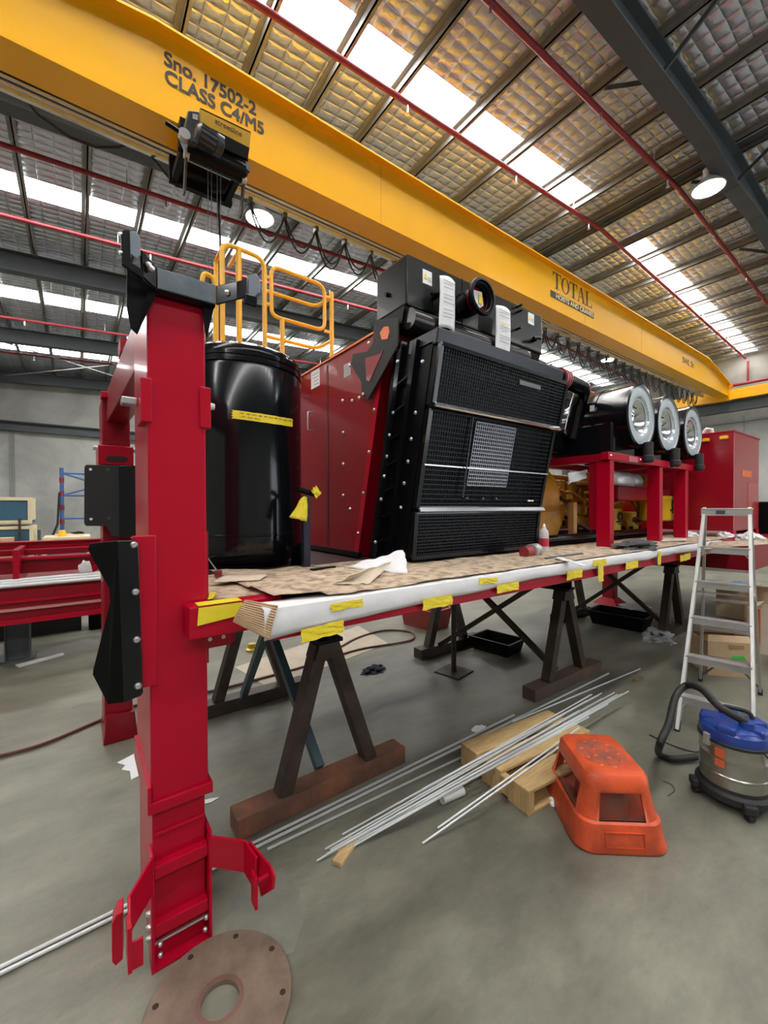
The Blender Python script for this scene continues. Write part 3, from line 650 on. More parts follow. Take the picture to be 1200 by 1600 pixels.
# ================================================================== PROTECTIVE SHEETS AND TAPE ON THE DECK
def nz(*a): return noise.noise(Vector(a))
def foam(u, v):   # u along the edge, v over and down
    x = 0.53+u*5.0
    hang = max(0.058, 0.104-0.030*(x-0.6))+0.010*nz(x*1.3, 3, 0)+0.007*nz(x*5, 1, 0)
    if v < 0.5: y = DY0+0.10-(v/0.5)*0.112; z = DZ+0.010+0.006*nz(x*6, v*3, 1)-(0.004 if v > 0.4 else 0)
    else: y = DY0-0.014-0.006*math.sin((v-0.5)*2*PI)+0.004*nz(x*7, v*4, 2); z = DZ+0.006-(v-0.5)*2*hang
    return Vector((x, y, z))
mb = MB(); mb.grid(foam, 160, 10); o = mb.build('foam_wrap', FOAM, smooth=True)
md = o.modifiers.new('solid', 'SOLIDIFY'); md.thickness = 0.003
tag(o, 'white foam sheet folded over the near edge of the red skid deck', 'foam sheet')
def cardf(u, v):
    x = 0.60+u*5.35; y = DY0+0.010+0.012*nz(x*3, 0, 5)+0.008*nz(x*14, 0, 5)+max(0, 0.95-x)*0.16+v*(0.62 if x > 1.3 else 0.62+(1.3-x)*0.5)
    z = DZ+0.022+0.006*nz(x*4, y*4, 0)+0.005*nz(x*15, y*15, 3)+(0.014 if x < 0.8 and v < 0.3 else 0)
    return Vector((x, y, max(z, DZ+0.006)))
mb = MB(); mb.grid(cardf, 200, 26); o = mb.build('cardboard_sheet', CARD, smooth=True); o.modifiers.new('solid', 'SOLIDIFY').thickness = 0.003
tag(o, 'long stained brown cardboard sheet lying along the near side of the deck', 'cardboard')
def card2(u, v):
    x = 0.42+u*1.2; y = 1.695+v*0.68+(0.05*nz(x*3, 1, 1)); z = DZ+0.004+0.006*(1+nz(x*4, y*4, 7))
    return Vector((x, y, z))
mb = MB(); mb.grid(card2, 50, 26); o = mb.build('cardboard_sheet', CARD, smooth=True); o.modifiers.new('solid', 'SOLIDIFY').thickness = -0.002
tag(o, 'dull brown cardboard sheet on the deck between the tall near post and the black tank', 'cardboard')
# corrugated flap hanging over the corner
def flap(u, v):
    TL, TR, BR, BL = PY(383, 937, 1.545), PY(434, 946, 1.435), PY(421, 999, 1.425), PY(364, 971, 1.545)
    q = TL.lerp(TR, u).lerp(BL.lerp(BR, u), v); ou = Vector((-0.7, -0.7, 0))
    return q+ou*(0.010*math.sin(v*PI)+0.003*math.sin(v*13*2*PI))
mb = MB(); mb.grid(flap, 12, 150); o = mb.build('corrugated_flap', CARD2, smooth=True); o.modifiers.new('solid', 'SOLIDIFY').thickness = 0.003
tag(o, 'corrugated cardboard flap folded down over the near corner of the skid', 'cardboard')
# raised torn sheets
def sheetobj(name, pts, m_, label, cat, amp=0.01, nu=14, nv=14):
    a, b, c, d = [Vector(p) for p in pts]; sd = random.random()*9
    def f(u, v):
        q = a.lerp(b, u).lerp(d.lerp(c, u), v)
        return q+Vector((amp*nz(u*3, v*3, sd), amp*nz(u*3, v*3, sd+3), amp*1.3*abs(nz(u*3, v*3, sd+6))))
    o = MB().grid(f, nu, nv).build(name, m_, smooth=True); o.modifiers.new('solid', 'SOLIDIFY').thickness = 0.003
    return tag(o, label, cat)
sheetobj('kraft_sheet', (PZ(520, 914, DZ+.02), PZ(576, 913, DZ+.02), PY(617, 876, 1.92), PZ(552, 900, DZ+.06)), KRAFT, 'brown kraft sheet curling up in front of the black radiator side', 'paper sheet', 0.014)
sheetobj('foam_offcut', (PZ(538, 888, DZ+.02), PZ(638, 896, DZ+.02), PY(630, 860, 1.98), PY(560, 882, 2.05)), FOAM, 'white foam offcut standing up behind the curled kraft sheet', 'foam sheet', 0.02)
sheetobj('card_offcut', (PZ(332, 910, DZ+.03), PZ(405, 906, DZ+.03), PZ(420, 898, DZ+.03), PZ(350, 899, DZ+.03)), KRAFT, 'thin card offcut lying on the deck in front of the black tank', 'cardboard', 0.006)
sheetobj('card_scrap', (PZ(480, 901, DZ+.02), PZ(505, 904, DZ+.02), PZ(512, 900, DZ+.03), PZ(488, 897, DZ+.03)), KRAFT, 'small card scrap on the deck left of the curled kraft sheet', 'cardboard', 0.004, 4, 4)
sheetobj('paper_strip', (PZ(866, 872, DZ+.03), PZ(910, 884, DZ+.03), PZ(914, 882, DZ+.03), PZ(873, 870, DZ+.03)), PAPER, 'narrow white paper strip on the deck left of the first red stand post', 'paper', 0.004, 6, 3)
# tape strips: on the edge face (y = DY0) between pixels
def strip(p0, p1, hgt, label, top=0.0, tilt=0.0):
    a = PY(*p0, DY0-0.02); b = PY(*p1, DY0-0.02)
    def f(u, v):
        q = a.lerp(b, u); s = v*hgt
        w = 0.004*nz(u*5, v*7, a.x*3)
        j = 0.010*nz(v*9, 3, a.x*5) if u in (0, 1) else 0
        return Vector((q.x+j, q.y-0.003+w*0.6, q.z-s+w))
    mb = MB().grid(f, 12, 5)
    if top:
        def g(u, v):
            q = a.lerp(b, u); return Vector((q.x, q.y-0.003+v*top, q.z+0.003+0.03*v+0.002*nz(u*4, v*4, 1)))
        mb.grid(g, 12, 5)
    o = mb.build('tape_strip', TAPE); o.modifiers.new('solid', 'SOLIDIFY').thickness = 0.0015
    tag(o, label, 'tape', 'yellow tape strips on the deck edge')
strip((470, 984), (536, 968), 0.050, 'yellow tape strip on the red deck edge just right of the corrugated corner flap')
strip((516, 944), (566, 935), 0.030, 'yellow tape strip holding foam to cardboard, upper left on the deck edge')
strip((660, 936), (706, 928), 0.052, 'broad yellow tape strip below the left end of the radiator')
strip((748, 904), (776, 902), 0.030, 'yellow tape strip high on the foam below the middle of the radiator')
strip((776, 914), (810, 908), 0.046, 'yellow tape strip low on the foam below the right half of the radiator')
strip((885, 893), (909, 888), 0.055, 'yellow tape strip on the foam below the spray bottle and hose end')
strip((934, 880), (942, 879), 0.130, 'yellow tape piece hanging down the deck edge below the nearest red stand post')
strip((926, 876), (947, 873), 0.040, 'yellow tape patch topping the hanging piece below the nearest red stand post')
strip((977, 879), (996, 875), 0.055, 'yellow tape strip on the foam between the two red stand posts')
strip((1027, 862), (1032, 862), 0.110, 'narrow yellow tape strip wrapped vertically over the deck edge below the second stand post')
strip((1062, 868), (1078, 864), 0.058, 'yellow tape strip on the deck edge nearest the stepladder')
o = MB().plate([(0.345, 1.597, 1.292), (0.50, 1.597, 1.292), (0.50, 1.597, 1.245), (0.34, 1.597, 1.228)], (0, -0.002, 0)); o.box(0.345, 0.50, 1.597, 1.66, 1.298, 1.300)
o = o.build('tape_strip', TAPE); tag(o, 'yellow tape strip on the short red beam beside the tall post', 'tape', 'yellow tape strips on the deck edge')
o = MB().plate([(0.395, 1.68, 1.301), (0.415, 1.68, 1.301), (0.46, 1.80, 1.301), (0.44, 1.82, 1.301)], (0, 0, 0.002)).build('tape_strip', TAPE)
tag(o, 'yellow tape strip lying diagonally on the deck behind the short red beam', 'tape', 'yellow tape strips on the deck edge')

# ================================================================== TRESTLES
def trestle(label, fx0, fx1, ax, fy, bx0, bx1, bax, by, m_, mb_):
    t = thing('steel_trestle', label, 'trestle', ((fx0+fx1)/2, (fy+by)/2, 0), 'steel trestles under the skid')
    def frame(x0, x1, a, y, zt, mm):
        MB().box(x0, x1, y, y+0.13, 0, 0.105).build('base_rail', mm, t, bevel=0.004)
        for s_, xx in ((-1, a-0.26), (1, a+0.30)):
            MB().bar((xx, y+0.06, 0.10), (a+0.035*s_, y+0.06, zt), 0.08, 0.085, (0, 1, 0)).build('leg', DSTEEL, t, bevel=0.003)
        MB().plate([(a-0.09, y+0.0, zt-0.07), (a+0.09, y+0.0, zt-0.07), (a+0.06, y+0.0, zt+0.02), (a-0.06, y+0.0, zt+0.02)], (0, 0.12, 0)).build('apex_plate', DSTEEL, t)
    frame(fx0, fx1, ax, fy, 0.87, m_); frame(bx0, bx1, bax, by, 0.87, mb_)
    # I-beam across, following from front apex to back apex
    mb = MB()
    A = Vector((ax, fy-0.02, 0)); B = Vector((bax, by+0.15, 0))
    for z, w, h in ((0.90, 0.15, 0.02), (1.02, 0.012, 0.24), (1.15, 0.15, 0.02)): mb.bar(A+Vector((0, 0, z)), B+Vector((0, 0, z)), w, h)
    mb.build('cross_beam', SATIN, t)
    m1 = BLUEST if m_ is RUST else DSTEEL
    MB().bar((ax+0.0, fy+0.13, 0.11), (bax, by-0.25, 0.89), 0.05, 0.05).build('brace', m1, t)
    if m_ is RUST: MB().bar(PY(380, 1088, by), PY(414, 990, 2.75), 0.05, 0.05).build('brace', m1, t)
    else: MB().bar((bax-0.15, by-0.0, 0.11), (ax, fy+0.35, 0.89), 0.05, 0.05).build('brace', m1, t)
trestle('rusty steel trestle nearest the camera, under the left end of the skid', 0.62, 1.69, 1.14, 2.075, 0.70, 1.64, 1.15, 3.42, RUST, DSTEEL)
trestle('dark brown steel trestle under the middle of the skid, behind the silver rods', 3.09, 4.22, 3.62, 2.06, 2.98, 3.95, 3.40, 3.38, mat('half_rust', (0.13, 0.075, 0.05), 0.65, col2=(0.05, 0.04, 0.035), vscale=4), DSTEEL)
trestle('dark steel trestle seen behind the left rail of the stepladder', 5.70, 6.75, 6.14, 2.06, 5.50, 6.40, 5.98, 3.30, DSTEEL, DSTEEL)

# ================================================================== BLACK TANK
tx, ty, tr_ = 0.90, 2.84, 0.39
t = thing('pressure_tank', 'tall gloss black cylindrical tank with ribbed lid behind the near red post', 'tank', (tx, ty, DZ))
prof = [(0, 0.0), (0.30, 0.0), (0.355, 0.02), (0.383, 0.06), (0.388, 0.09), (0.388, 0.18), (0.391, 0.183), (0.391, 0.19), (0.388, 0.193), (0.388, 1.20), (0.38, 1.235)]
MB().lathe(prof, (tx, ty, DZ+0.02), (0, 0, 1), 96).build('shell', BLACK, t, smooth=True)
prof = [(0.38, 1.235), (0.392, 1.24), (0.392, 1.262), (0.386, 1.266), (0.386, 1.275), (0.392, 1.28), (0.392, 1.30), (0.384, 1.305), (0.384, 1.315), (0.378, 1.34), (0.34, 1.365), (0, 1.39)]
MB().lathe(prof, (tx, ty, DZ+0.0), (0, 0, 1), 96).build('lid', BLACK, t, smooth=True)
MB().lathe([(0, 0), (0.30, 0), (0.30, 0.025), (0, 0.025)], (tx, ty, DZ-0.004), (0, 0, 1), 48).build('skirt', SATIN, t)
# taped note
def tapeon(u, v, r=tr_+0.0005):
    z = PY(410, 638, 2.46).z
    a0 = math.atan2(PY(368, 630, 2.46).y-ty, PY(368, 630, 2.46).x-tx)
    a = math.radians(-104+u*62)
    return Vector((tx+r*math.cos(a), ty+r*math.sin(a), z+0.035-v*0.055-u*0.022+0.003*nz(u*9, v*5, 2)))
zt_ = 1.65+ (793-632)/650*2.47
def tapeon(u, v, off=0.0):
    a = math.radians(-116+u*60); r = 0.3905+off
    e = 0.012*(1 if int(v*6) % 2 else -1)*(1 if u in (0.0, 1.0) else 0)
    return Vector((tx+r*math.cos(a+e), ty+r*math.sin(a+e), 2.225-v*0.05-0.010*math.sin(u*3)+0.003*nz(u*9, v*2, 2)))
nt_ = MB().grid(tapeon, 30, 6).build('tape_note', TAPE, smooth=False); tag(nt_, 'yellow tape strip with handwriting stuck across the black tank', 'tape')
nt_.modifiers.new('solid', 'SOLIDIFY').thickness = 0.001
for row, (u0, u1) in enumerate(((0.10, 0.92), (0.12, 0.36))):
    u = u0; w_i = 0
    while u < u1:
        wl = random.uniform(0.05, 0.09)
        pts = []
        for k in range(14):
            uu = u+wl*k/14; pts.append(tapeon(uu, 0.30+0.38*row+0.13*math.sin(k*1.9+w_i)*random.uniform(0.5, 1), 0.002))
        MB().tube(pts, 0.0011, 4).build('handwriting', mat('brown_ink', (0.25, 0.12, 0.03), 0.6), nt_)
        u += wl+0.02; w_i += 1

# ================================================================== GUARD RAIL PLATFORM
t = thing('guard_rail', 'yellow tubular guard rail on an orange platform behind the black tank', 'guard rail', (1.45, 3.75, 2.9))
RY = 3.70
def rp(x, y, Y=RY): q = PY(x, y, Y); return Vector((q.x, q.y, q.z))
def rnd(pts, r=0.05, n=5):
    out = [Vector(pts[0])]
    for a, b, c in zip(pts, pts[1:], pts[2:]):
        a, b, c = Vector(a), Vector(b), Vector(c)
        p = b+(a-b).normalized()*min(r, (a-b).length*.45); q = b+(c-b).normalized()*min(r, (c-b).length*.45)
        for k in range(n+1):
            s = k/n; out.append(p.lerp(b, s).lerp(b.lerp(q, s), s))
    out.append(Vector(pts[-1])); return out
R_ = 0.021
zb = 2.90
xa = rp(347, 375).x; xb = rp(413, 400).x; z1 = rp(347, 378).z
MB().tube(rnd([(xa, RY, zb), (xa, RY, z1), (xb, RY, z1-0.02), (xb, RY, zb)], 0.10), R_, 10).build('rail_loop', RAILY, t, smooth=True)
xm = rp(373, 400).x
MB().tube([(xm, RY, zb), (xm, RY, z1-0.005)], R_*1.2, 10).build('upright', RAILY, t, smooth=True)
for zz in (z1-0.42, z1-0.85):
    MB().tube([(xa+0.01, RY, zz), (xa+0.02, RY+0.28, zz)], R_*0.9, 8).build('side_rail', RAILY, t, smooth=True)
MB().tube([(xa+0.01, RY, z1-0.03), (xa+0.02, RY+0.28, z1-0.03), (xa+0.02, RY+0.28, zb)], R_, 8).build('side_rail', RAILY, t, smooth=True)
MB().tube([(xm, RY, z1-0.03), (xm, RY+0.28, z1-0.03)], R_*0.9, 8).build('side_rail', RAILY, t, smooth=True)
# gate panel
x0 = rp(424, 430).x; x1 = rp(507, 460).x; zt = z1-0.02; zl = rp(465, 505).z
MB().tube(rnd([(x0, RY, zl+0.12), (x0, RY, zt-0.03), (x1, RY, zt-0.05), (x1, RY, zl), (x0, RY, zl), (x0, RY, zl+0.13)], 0.09), R_*0.85, 10).build('gate_frame', RAILY, t, smooth=True)
x2 = rp(518, 460).x
MB().tube([(x2, RY, zb-0.02), (x2, RY, zt-0.09)], R_, 10).build('upright', RAILY, t, smooth=True)
x3 = rp(441, 520).x
MB().tube([(x3, RY, zb), (x3, RY, zl)], R_, 10).build('upright', RAILY, t, smooth=True)
for z in (zt-0.15, zl+0.0):
    MB().box(x1, x2, RY-0.01, RY+0.01, z-0.012, z+0.012).build('hinge', RAILY, t)
for z in (zt-0.15, zl+0.1):
    MB().box(xb, x0, RY-0.01, RY+0.01, z-0.012, z+0.012).build('hinge', RAILY, t)
MB().tube(rnd([(x2, RY, zt-0.13), (x2-0.02, RY+0.28, zt-0.13), (x0+0.02, RY+0.28, zt-0.13)], 0.1), R_*0.9, 8).build('side_rail', RAILY, t, smooth=True)
MB().tube(rnd([(x2, RY, zl-0.08), (x2-0.02, RY+0.28, zl-0.08), (x0+0.02, RY+0.28, zl-0.08)], 0.1), R_*0.9, 8).build('side_rail', RAILY, t, smooth=True)
# small hooped handle at the left
xh, xi = rp(317, 430, RY).x, rp(337, 430, RY).x; zh = rp(320, 424).z
MB().tube(rnd([(xh, RY+.02, zb), (xh, RY+.02, zh), (xi, RY+.02, zh-0.02), (xi, RY+.02, zb)], 0.07), R_*0.95, 10).build('grab_hoop', RAILY, t, smooth=True)
MB().box(0.72, x2+0.06, RY-0.06, RY+0.32, zb-0.05, zb).build('platform', RAILY, t, bevel=0.005)
for x in (0.8, x2-0.02):
    for y in (RY+0.02, RY+0.12):
        MB().box(x-0.025, x+0.025, y-0.025, y+0.025, DZ, zb-0.05).build('platform_leg', RAILY, t)

# ================================================================== RED ENCLOSURE
EX = 1.672
t = thing('engine_enclosure', 'red sheet steel enclosure with gloss side panel between tank and radiator', 'enclosure', (2.3, 2.9, DZ))
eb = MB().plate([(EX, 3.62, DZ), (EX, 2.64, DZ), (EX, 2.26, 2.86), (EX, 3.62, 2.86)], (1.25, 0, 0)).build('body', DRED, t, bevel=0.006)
MB().plate([(EX-0.004, 2.60, DZ+0.02), (EX-0.004, 2.23, 2.80), (EX-0.004, 2.26, 2.86), (EX-0.004, 2.66, DZ+0.02)], (0.004, 0, 0)).build('edge_flange', RED, t)
MB().box(EX-0.012, EX+1.25, 2.25, 3.62, 2.86, 2.875).build('top_trim', ORG, t)
MB().box(EX-0.003, EX, 3.05, 3.08, 1.33, 2.83).build('panel_joint', mat('joint_dark', (0.08, 0.002, 0.006), 0.5), t)
q = PX(489, 655, EX); hd = MB().tube(rnd([(EX, q.y, q.z+0.06), (EX-0.05, q.y, q.z+0.06), (EX-0.05, q.y, q.z-0.10), (EX, q.y, q.z-0.10)], 0.015), 0.006, 8).build('door_handle', ZINC, t, smooth=True)
for nm, px_, w_, h_ in (('label_plate', (493, 592), 0.16, 0.15), ('label_plate', (543, 578), 0.10, 0.10)):
    q = PX(*px_, EX); pl = MB().box(EX-0.003, EX, q.y-w_/2, q.y+w_/2, q.z-h_/2, q.z+h_/2).build(nm, PAPER if w_ > .12 else mat('silver_label', (0.45, 0.42, 0.43), 0.5), t)
    for k in range(4):
        MB().box(EX-0.004, EX-0.003, q.y-w_*0.4, q.y+w_*(0.1+0.08*k), q.z-h_*0.35+k*h_*0.2, q.z-h_*0.30+k*h_*0.2).build('label_line', GINK, pl)
for px_ in ((536, 626), (551, 626), (562, 621), (537, 676), (537, 725), (537, 774), (548, 795), (538, 871), (505, 875), (527, 880)):
    q = PX(*px_, EX-0.004); bolts([(EX-0.004, q.y, q.z)], 0.013, (-1, 0, 0), 0.014).build('bolt', ZINC, t, smooth=True)
MB().box(EX-0.03, EX-0.002, 2.55, 3.4, DZ+0.01, DZ+0.045).build('foot_angle', SATIN, t)

# ================================================================== RADIATOR
RX0, RX1 = 1.672, 2.985
def fy_(z): return 2.02+(z-1.28)*(1.75-2.02)/(2.56-1.28)     # y of the leaning front face
t = thing('radiator', 'large black leaning radiator with wire mesh guards facing the aisle', 'radiator', (2.3, 2.2, DZ))
def lean(mb, x0, x1, z0, z1, d0, d1):  # block between depths d0 (front) and d1 behind the leaning face
    return mb.hexa([(x0, fy_(z0)+d0, z0), (x1, fy_(z0)+d0, z0), (x1, fy_(z0)+d1, z0), (x0, fy_(z0)+d1, z0), (x0, fy_(z1)+d0, z1), (x1, fy_(z1)+d0, z1), (x1, fy_(z1)+d1, z1), (x0, fy_(z1)+d1, z1)])
lean(MB(), RX0+0.03, RX1-0.02, 1.30, 2.62, 0.09, 0.2).build('core', COREM, t)
lean(MB(), RX0+0.012, RX1-0.0, 1.285, 2.68, 0.2, 0.46).build('fan_shroud', SATIN, t, bevel=0.01)
lean(MB(), RX0, RX0+0.03, 1.285, 2.62, 0.05, 0.2).build('side_column', SATIN, t)
lean(MB(), RX0-0.03, RX0+0.02, 1.285, 2.66, 0.17, 0.21).build('side_flange', BLACK, t)
lean(MB(), RX0-0.02, RX0+0.02, 1.285, 2.70, 0.33, 0.37).build('side_flange', BLACK, t)
lean(MB(), RX1-0.03, RX1, 1.285, 2.62, 0.05, 0.2).build('side_column', SATIN, t)
lean(MB(), RX0, RX1, 2.60, 2.69, 0.02, 0.28).build('header_tank', mat('header_grey', (0.028, 0.034, 0.045), 0.3, var=0.2, spec=0.4), t, bevel=0.008)
lean(MB(), RX0+0.02, RX1, 1.285, 1.34, 0.02, 0.2).build('bottom_tank', SATIN, t, bevel=0.006)
for k in range(7):
    z = 1.42+k*0.17
    a = MB(); a.bar((RX0-0.012, fy_(z)+0.21, z+0.03), (RX0-0.012, fy_(z)+0.33, z), 0.02, 0.012); a.build('stiffener', SATIN, t)
for px_ in ((661, 565), (650, 645), (643, 686), (638, 721), (632, 755), (627, 793), (622, 565), (615, 645), (609, 680), (605, 713), (601, 744), (596, 780), (587, 847), (585, 640), (577, 706), (568, 770), (560, 833)):
    q = PX(*px_, RX0-0.03 if px_[0] > 622 else RX0-0.02); bolts([(q.x, q.y, q.z)], 0.012, (-1, 0, 0), 0.012).build('bolt', ZINC, t, smooth=True)
# mesh guards: three framed panels, upper one standing proud
def zedge(px_): return PX(*px_, RX0).z
zA, zB, zC, zD, zE = 2.585, PX(671, 633, RX0).z, PX(660, 726, RX0).z, PX(648, 797, RX0).z, 1.335
GUARDM = mat('guard_wire', (0.005, 0.006, 0.010), 0.32, var=0.2, spec=0.2)
def guard(z0, z1, f0, f1, x0, x1, ny, nx, name='mesh_guard', mm=GUARDM, frame=True, bw=0.0058):
    # f0/f1: stand-off in front at bottom/top
    def P(u, v, d=0.0): z = z0+(z1-z0)*v; return Vector((x0+(x1-x0)*u, fy_(z)-(f0+(f1-f0)*v)+d, z))
    g = t
    mb = MB()
    for j in range(ny+1): mb.bar(P(0, j/ny), P(1, j/ny), bw, bw)
    for i in range(nx+1): mb.bar(P(i/nx, 0), P(i/nx, 1), bw*0.8, bw, (1, 0, 0))
    m_ = mb.build(name, mm, g)
    if frame:
        fb = MB()
        for a, b_ in (((0, 0), (0, 1)), ((1, 0), (1, 1))): fb.bar(P(*a), P(*b_), 0.02, 0.03, (1, 0, 0))
        for a, b_ in (((0, 0), (1, 0)), ((0, 1), (1, 1))): fb.bar(P(*a), P(*b_), 0.02, 0.025)
        fb.build('guard_frame', BLACK, m_)
        # side cheeks closing the gap to the core
        for u in (0, 1): MB().plate([P(u, 0), P(u, 1), P(u, 1, 0.10), P(u, 0, 0.10)], (0.004 if u == 0 else -0.004, 0, 0)).build('guard_cheek', SATIN, m_)
    return m_
GX0 = RX0+0.005
guard(zB+0.01, zA, 0.02, 0.02, GX0, RX1, 15, 62)
guard(zD+0.012, zB-0.02, 0.0, 0.0, GX0, RX1-0.02, 20, 62)
guard(zE, zD-0.012, 0.03, 0.0, GX0, RX1-0.02, 14, 62)
for z, h, mm, off in ((zB, 0.03, CHROME, 0.035), (zD, 0.028, mat('grey_bar', (0.25, 0.27, 0.29), 0.3, metal=0.6), 0.03)):
    MB().bar((GX0, fy_(z)-off, z), (RX1, fy_(z)-off, z-0.0), 0.03, 0.012, (0, -0.8, 0.6)).build('angle_bar', mm, t)
    sm = MB()
MB().bar((GX0, fy_(zC)-0.015, zC), (RX1-0.02, fy_(zC)-0.015, zC), 0.008, 0.008).build('tie_bar', ZINC, t)
# bright inner patch of mesh seen through the centre
xa_, xb_ = PY(738, 665, 1.86).x, PY(800, 672, 1.86).x
guard(PY(730, 758, 1.9).z, zB-0.05, 0.012, 0.012, xa_-0.01, xb_-0.02, 17, 20, 'mesh_patch', mat('patch_silver', (0.30, 0.31, 0.36), 0.35, metal=0.5), False, 0.0055)
MB().bar((xa_-0.06, fy_(zD+.2)-0.015, zD+0.08), (xa_-0.06, fy_(zB)-0.015, zB-0.03), 0.006, 0.006, (1, 0, 0)).build('tie_bar', STEEL, t)
for dx in (0.0, 0.16, 0.30):
    z = zD+0.075; bolts([(xa_+dx, fy_(z)-0.02, z)], 0.010, (0, -1, 0)).build('bolt', STEEL, t)
for dx in (0.0, 0.02, 0.05):
    z = zD+0.06; MB().box(RX1-0.20+dx, RX1-0.19+dx+0.008, fy_(z)-0.012, fy_(z)-0.006, z, z+0.012).build('rivet', PAPER, t)
q = (PY(805, 700, 1.8).x-0.1, fy_(2.50)-0.03, 2.49)
MB().box(2.42, 2.66, fy_(2.50)-0.030, fy_(2.50)-0.024, 2.485, 2.515).build('reflection_strip', mat('reflection_grey', (0.10, 0.11, 0.13), 0.35), t)  # thin strip that paints a blurred reflection onto the upper guard
# red skid strip under the radiator
MB().box(RX0+0.1, 3.35, 1.93, 2.05, DZ, DZ+0.008).build('sole_plate', DRED, t)

# bracket linking radiator and enclosure
def bz(px_): q = PX(*px_, RX0-0.035); return (RX0-0.035, q.y, q.z)
br_out = [bz(p) for p in ((585, 500), (622, 497), (621, 540), (575, 624), (566, 619), (564, 597), (548, 569), (551, 553), (574, 549), (582, 536))]
o = MB().plate(br_out, (0.012, 0, 0)); o = o.build('pivot_bracket', MBLACK, bevel=0.002); tag(o, 'black triangular steel bracket bolted above the red panel beside the radiator', 'bracket')
cut = MB().plate([bz(p) for p in ((571, 560), (594, 553), (600, 546), (578, 596), (573, 594))], (-0.003, 0, 0)).build('window_cutout', DRED, o)
cut = MB().plate([bz(p) for p in ((594, 520), (600, 511), (607, 510), (609, 518), (606, 530), (597, 531))], (-0.003, 0, 0)).build('window_cutout', ORG, o)
for p in ((577, 536), (547, 571), (568, 616), (562, 622)):
    q = bz(p); bolts([q], 0.012, (-1, 0, 0)).build('bolt', ZINC, o, smooth=True)

# ================================================================== COOLANT TANK ON TOP
t = thing('coolant_tank', 'black box shaped coolant tank with round flanged opening on top of the radiator', 'tank', (2.4, 2.2, 2.82))
TX0, TX1, TY0, TY1 = 1.672, 3.14, 2.03, 2.36
MB().box(TX0, TX1, TY0, TY1, 2.93, 3.25).build('box', mat('tank_black', (0.004, 0.004, 0.0035), 0.3, var=0.3, vscale=4, coat=0.05, spec=0.25), t, bevel=0.012)
MB().plate([(TX0, TY0+0.02, 2.93), (TX0, TY0+0.05, 2.83), (TX0, TY1, 2.86), (TX0, TY1, 2.93)], (TX1-TX0, 0, 0)).build('lower_box', SATIN, t)
MB().cyl((TX0+0.02, 2.03, 2.845), (TX1-0.25, 2.03, 2.845), 0.065, seg=28).build('cross_tube', mat('tube_black', (0.02, 0.016, 0.013), 0.25, var=0.3), t, smooth=True)
MB().box(TX0+0.5, TX0+0.505, TY0-0.003, TY0, 2.93, 3.25).build('seam', SATIN, t)
fxm, fzm = 2.22, 3.03
fx_ = PY(757, 462, 1.86); fxm, fzm = fx_.x, fx_.z
el = MB().lathe([(0.085, 0.0), (0.085, 0.12), (0.095, 0.13), (0.12, 0.135), (0.125, 0.15), (0.12, 0.165), (0.105, 0.168), (0.10, 0.155), (0.09, 0.15), (0.085, 0.10), (0.085, 0.10)], (fxm, 2.03, fzm), (0, -1, 0), 36).build('inlet_flange', SATIN, t, smooth=True)
MB().lathe([(0, 0.10), (0.087, 0.10), (0.087, 0.09), (0, 0.09)], (fxm, 2.03, fzm), (0, -1, 0), 30).build('inlet_gasket', DRED, el)
MB().plate([(fxm-0.05, 1.915, fzm+0.05), (fxm+0.04, 1.915, fzm+0.06), (fxm+0.055, 1.915, fzm-0.03), (fxm+0.02, 1.915, fzm-0.055), (fxm-0.045, 1.915, fzm-0.04)], (0, 0.008, 0)).build('inlet_cover', PAPER, el, bevel=0.002)
MB().plate([(fxm-0.0, 1.908, fzm+0.03), (fxm+0.035, 1.908, fzm+0.03), (fxm+0.035, 1.908, fzm-0.03), (fxm-0.0, 1.908, fzm-0.03)], (0, 0.004, 0)).build('cover_tape', TAPE, el)
MB().tube([(fxm-0.06, 2.02, fzm-0.02), (fxm-0.10, 1.98, fzm-0.02), (fxm-0.13, 2.02, fzm-0.06)], 0.05, 14).build('side_pipe', SATIN, t, smooth=True)
for (px_, s_) in (((662, 428), 1), ((826, 494), 1)):
    q = PY(*px_, TY0)
    st = MB().box(q.x-0.01, q.x+0.07, TY0-0.003, TY0, q.z-0.06, q.z+0.03).build('warning_label', PAPER, t)
    MB().plate([(q.x-0.004, TY0-0.005, q.z-0.03), (q.x+0.03, TY0-0.005, q.z-0.03), (q.x+0.013, TY0-0.005, q.z+0.012)], (0, 0.002, 0)).build('warning_triangle', TAPE, st)
    for k in range(3): MB().box(q.x+0.035, q.x+0.064, TY0-0.004, TY0-0.003, q.z-0.015-k*0.012, q.z-0.010-k*0.012).build('label_line', GINK, st)
for px_ in ((677, 466), (832, 532)):
    q = PY(*px_, TY0); s = MB().cyl((q.x, TY0, q.z), (q.x, TY0-0.04, q.z), 0.016, seg=14).build('valve', SATIN, t, smooth=True)
    MB().tube([(q.x-0.06, TY0-0.05, q.z-0.01), (q.x+0.01, TY0-0.045, q.z+0.01), (q.x+0.05, TY0-0.04, q.z+0.012)], 0.012, 8).build('valve_lever', SATIN, s, smooth=True)
for px_ in ((807, 480), (808, 488), (806, 515)):
    q = PY(*px_, TY0); MB().cyl((q.x, TY0, q.z), (q.x, TY0-0.05, q.z), 0.009, seg=10).build('stud', BLACK, t, smooth=True)
q = PX(606, 461, TX0); MB().cyl((TX0, q.y, q.z), (TX0-0.02, q.y, q.z), 0.014, seg=12).build('plug', SATIN, t, smooth=True)
MB().cyl((TX0+0.06, 2.28, 3.25), (TX0+0.06, 2.28, 3.275), 0.015, seg=12).build('filler_cap', SATIN, t)
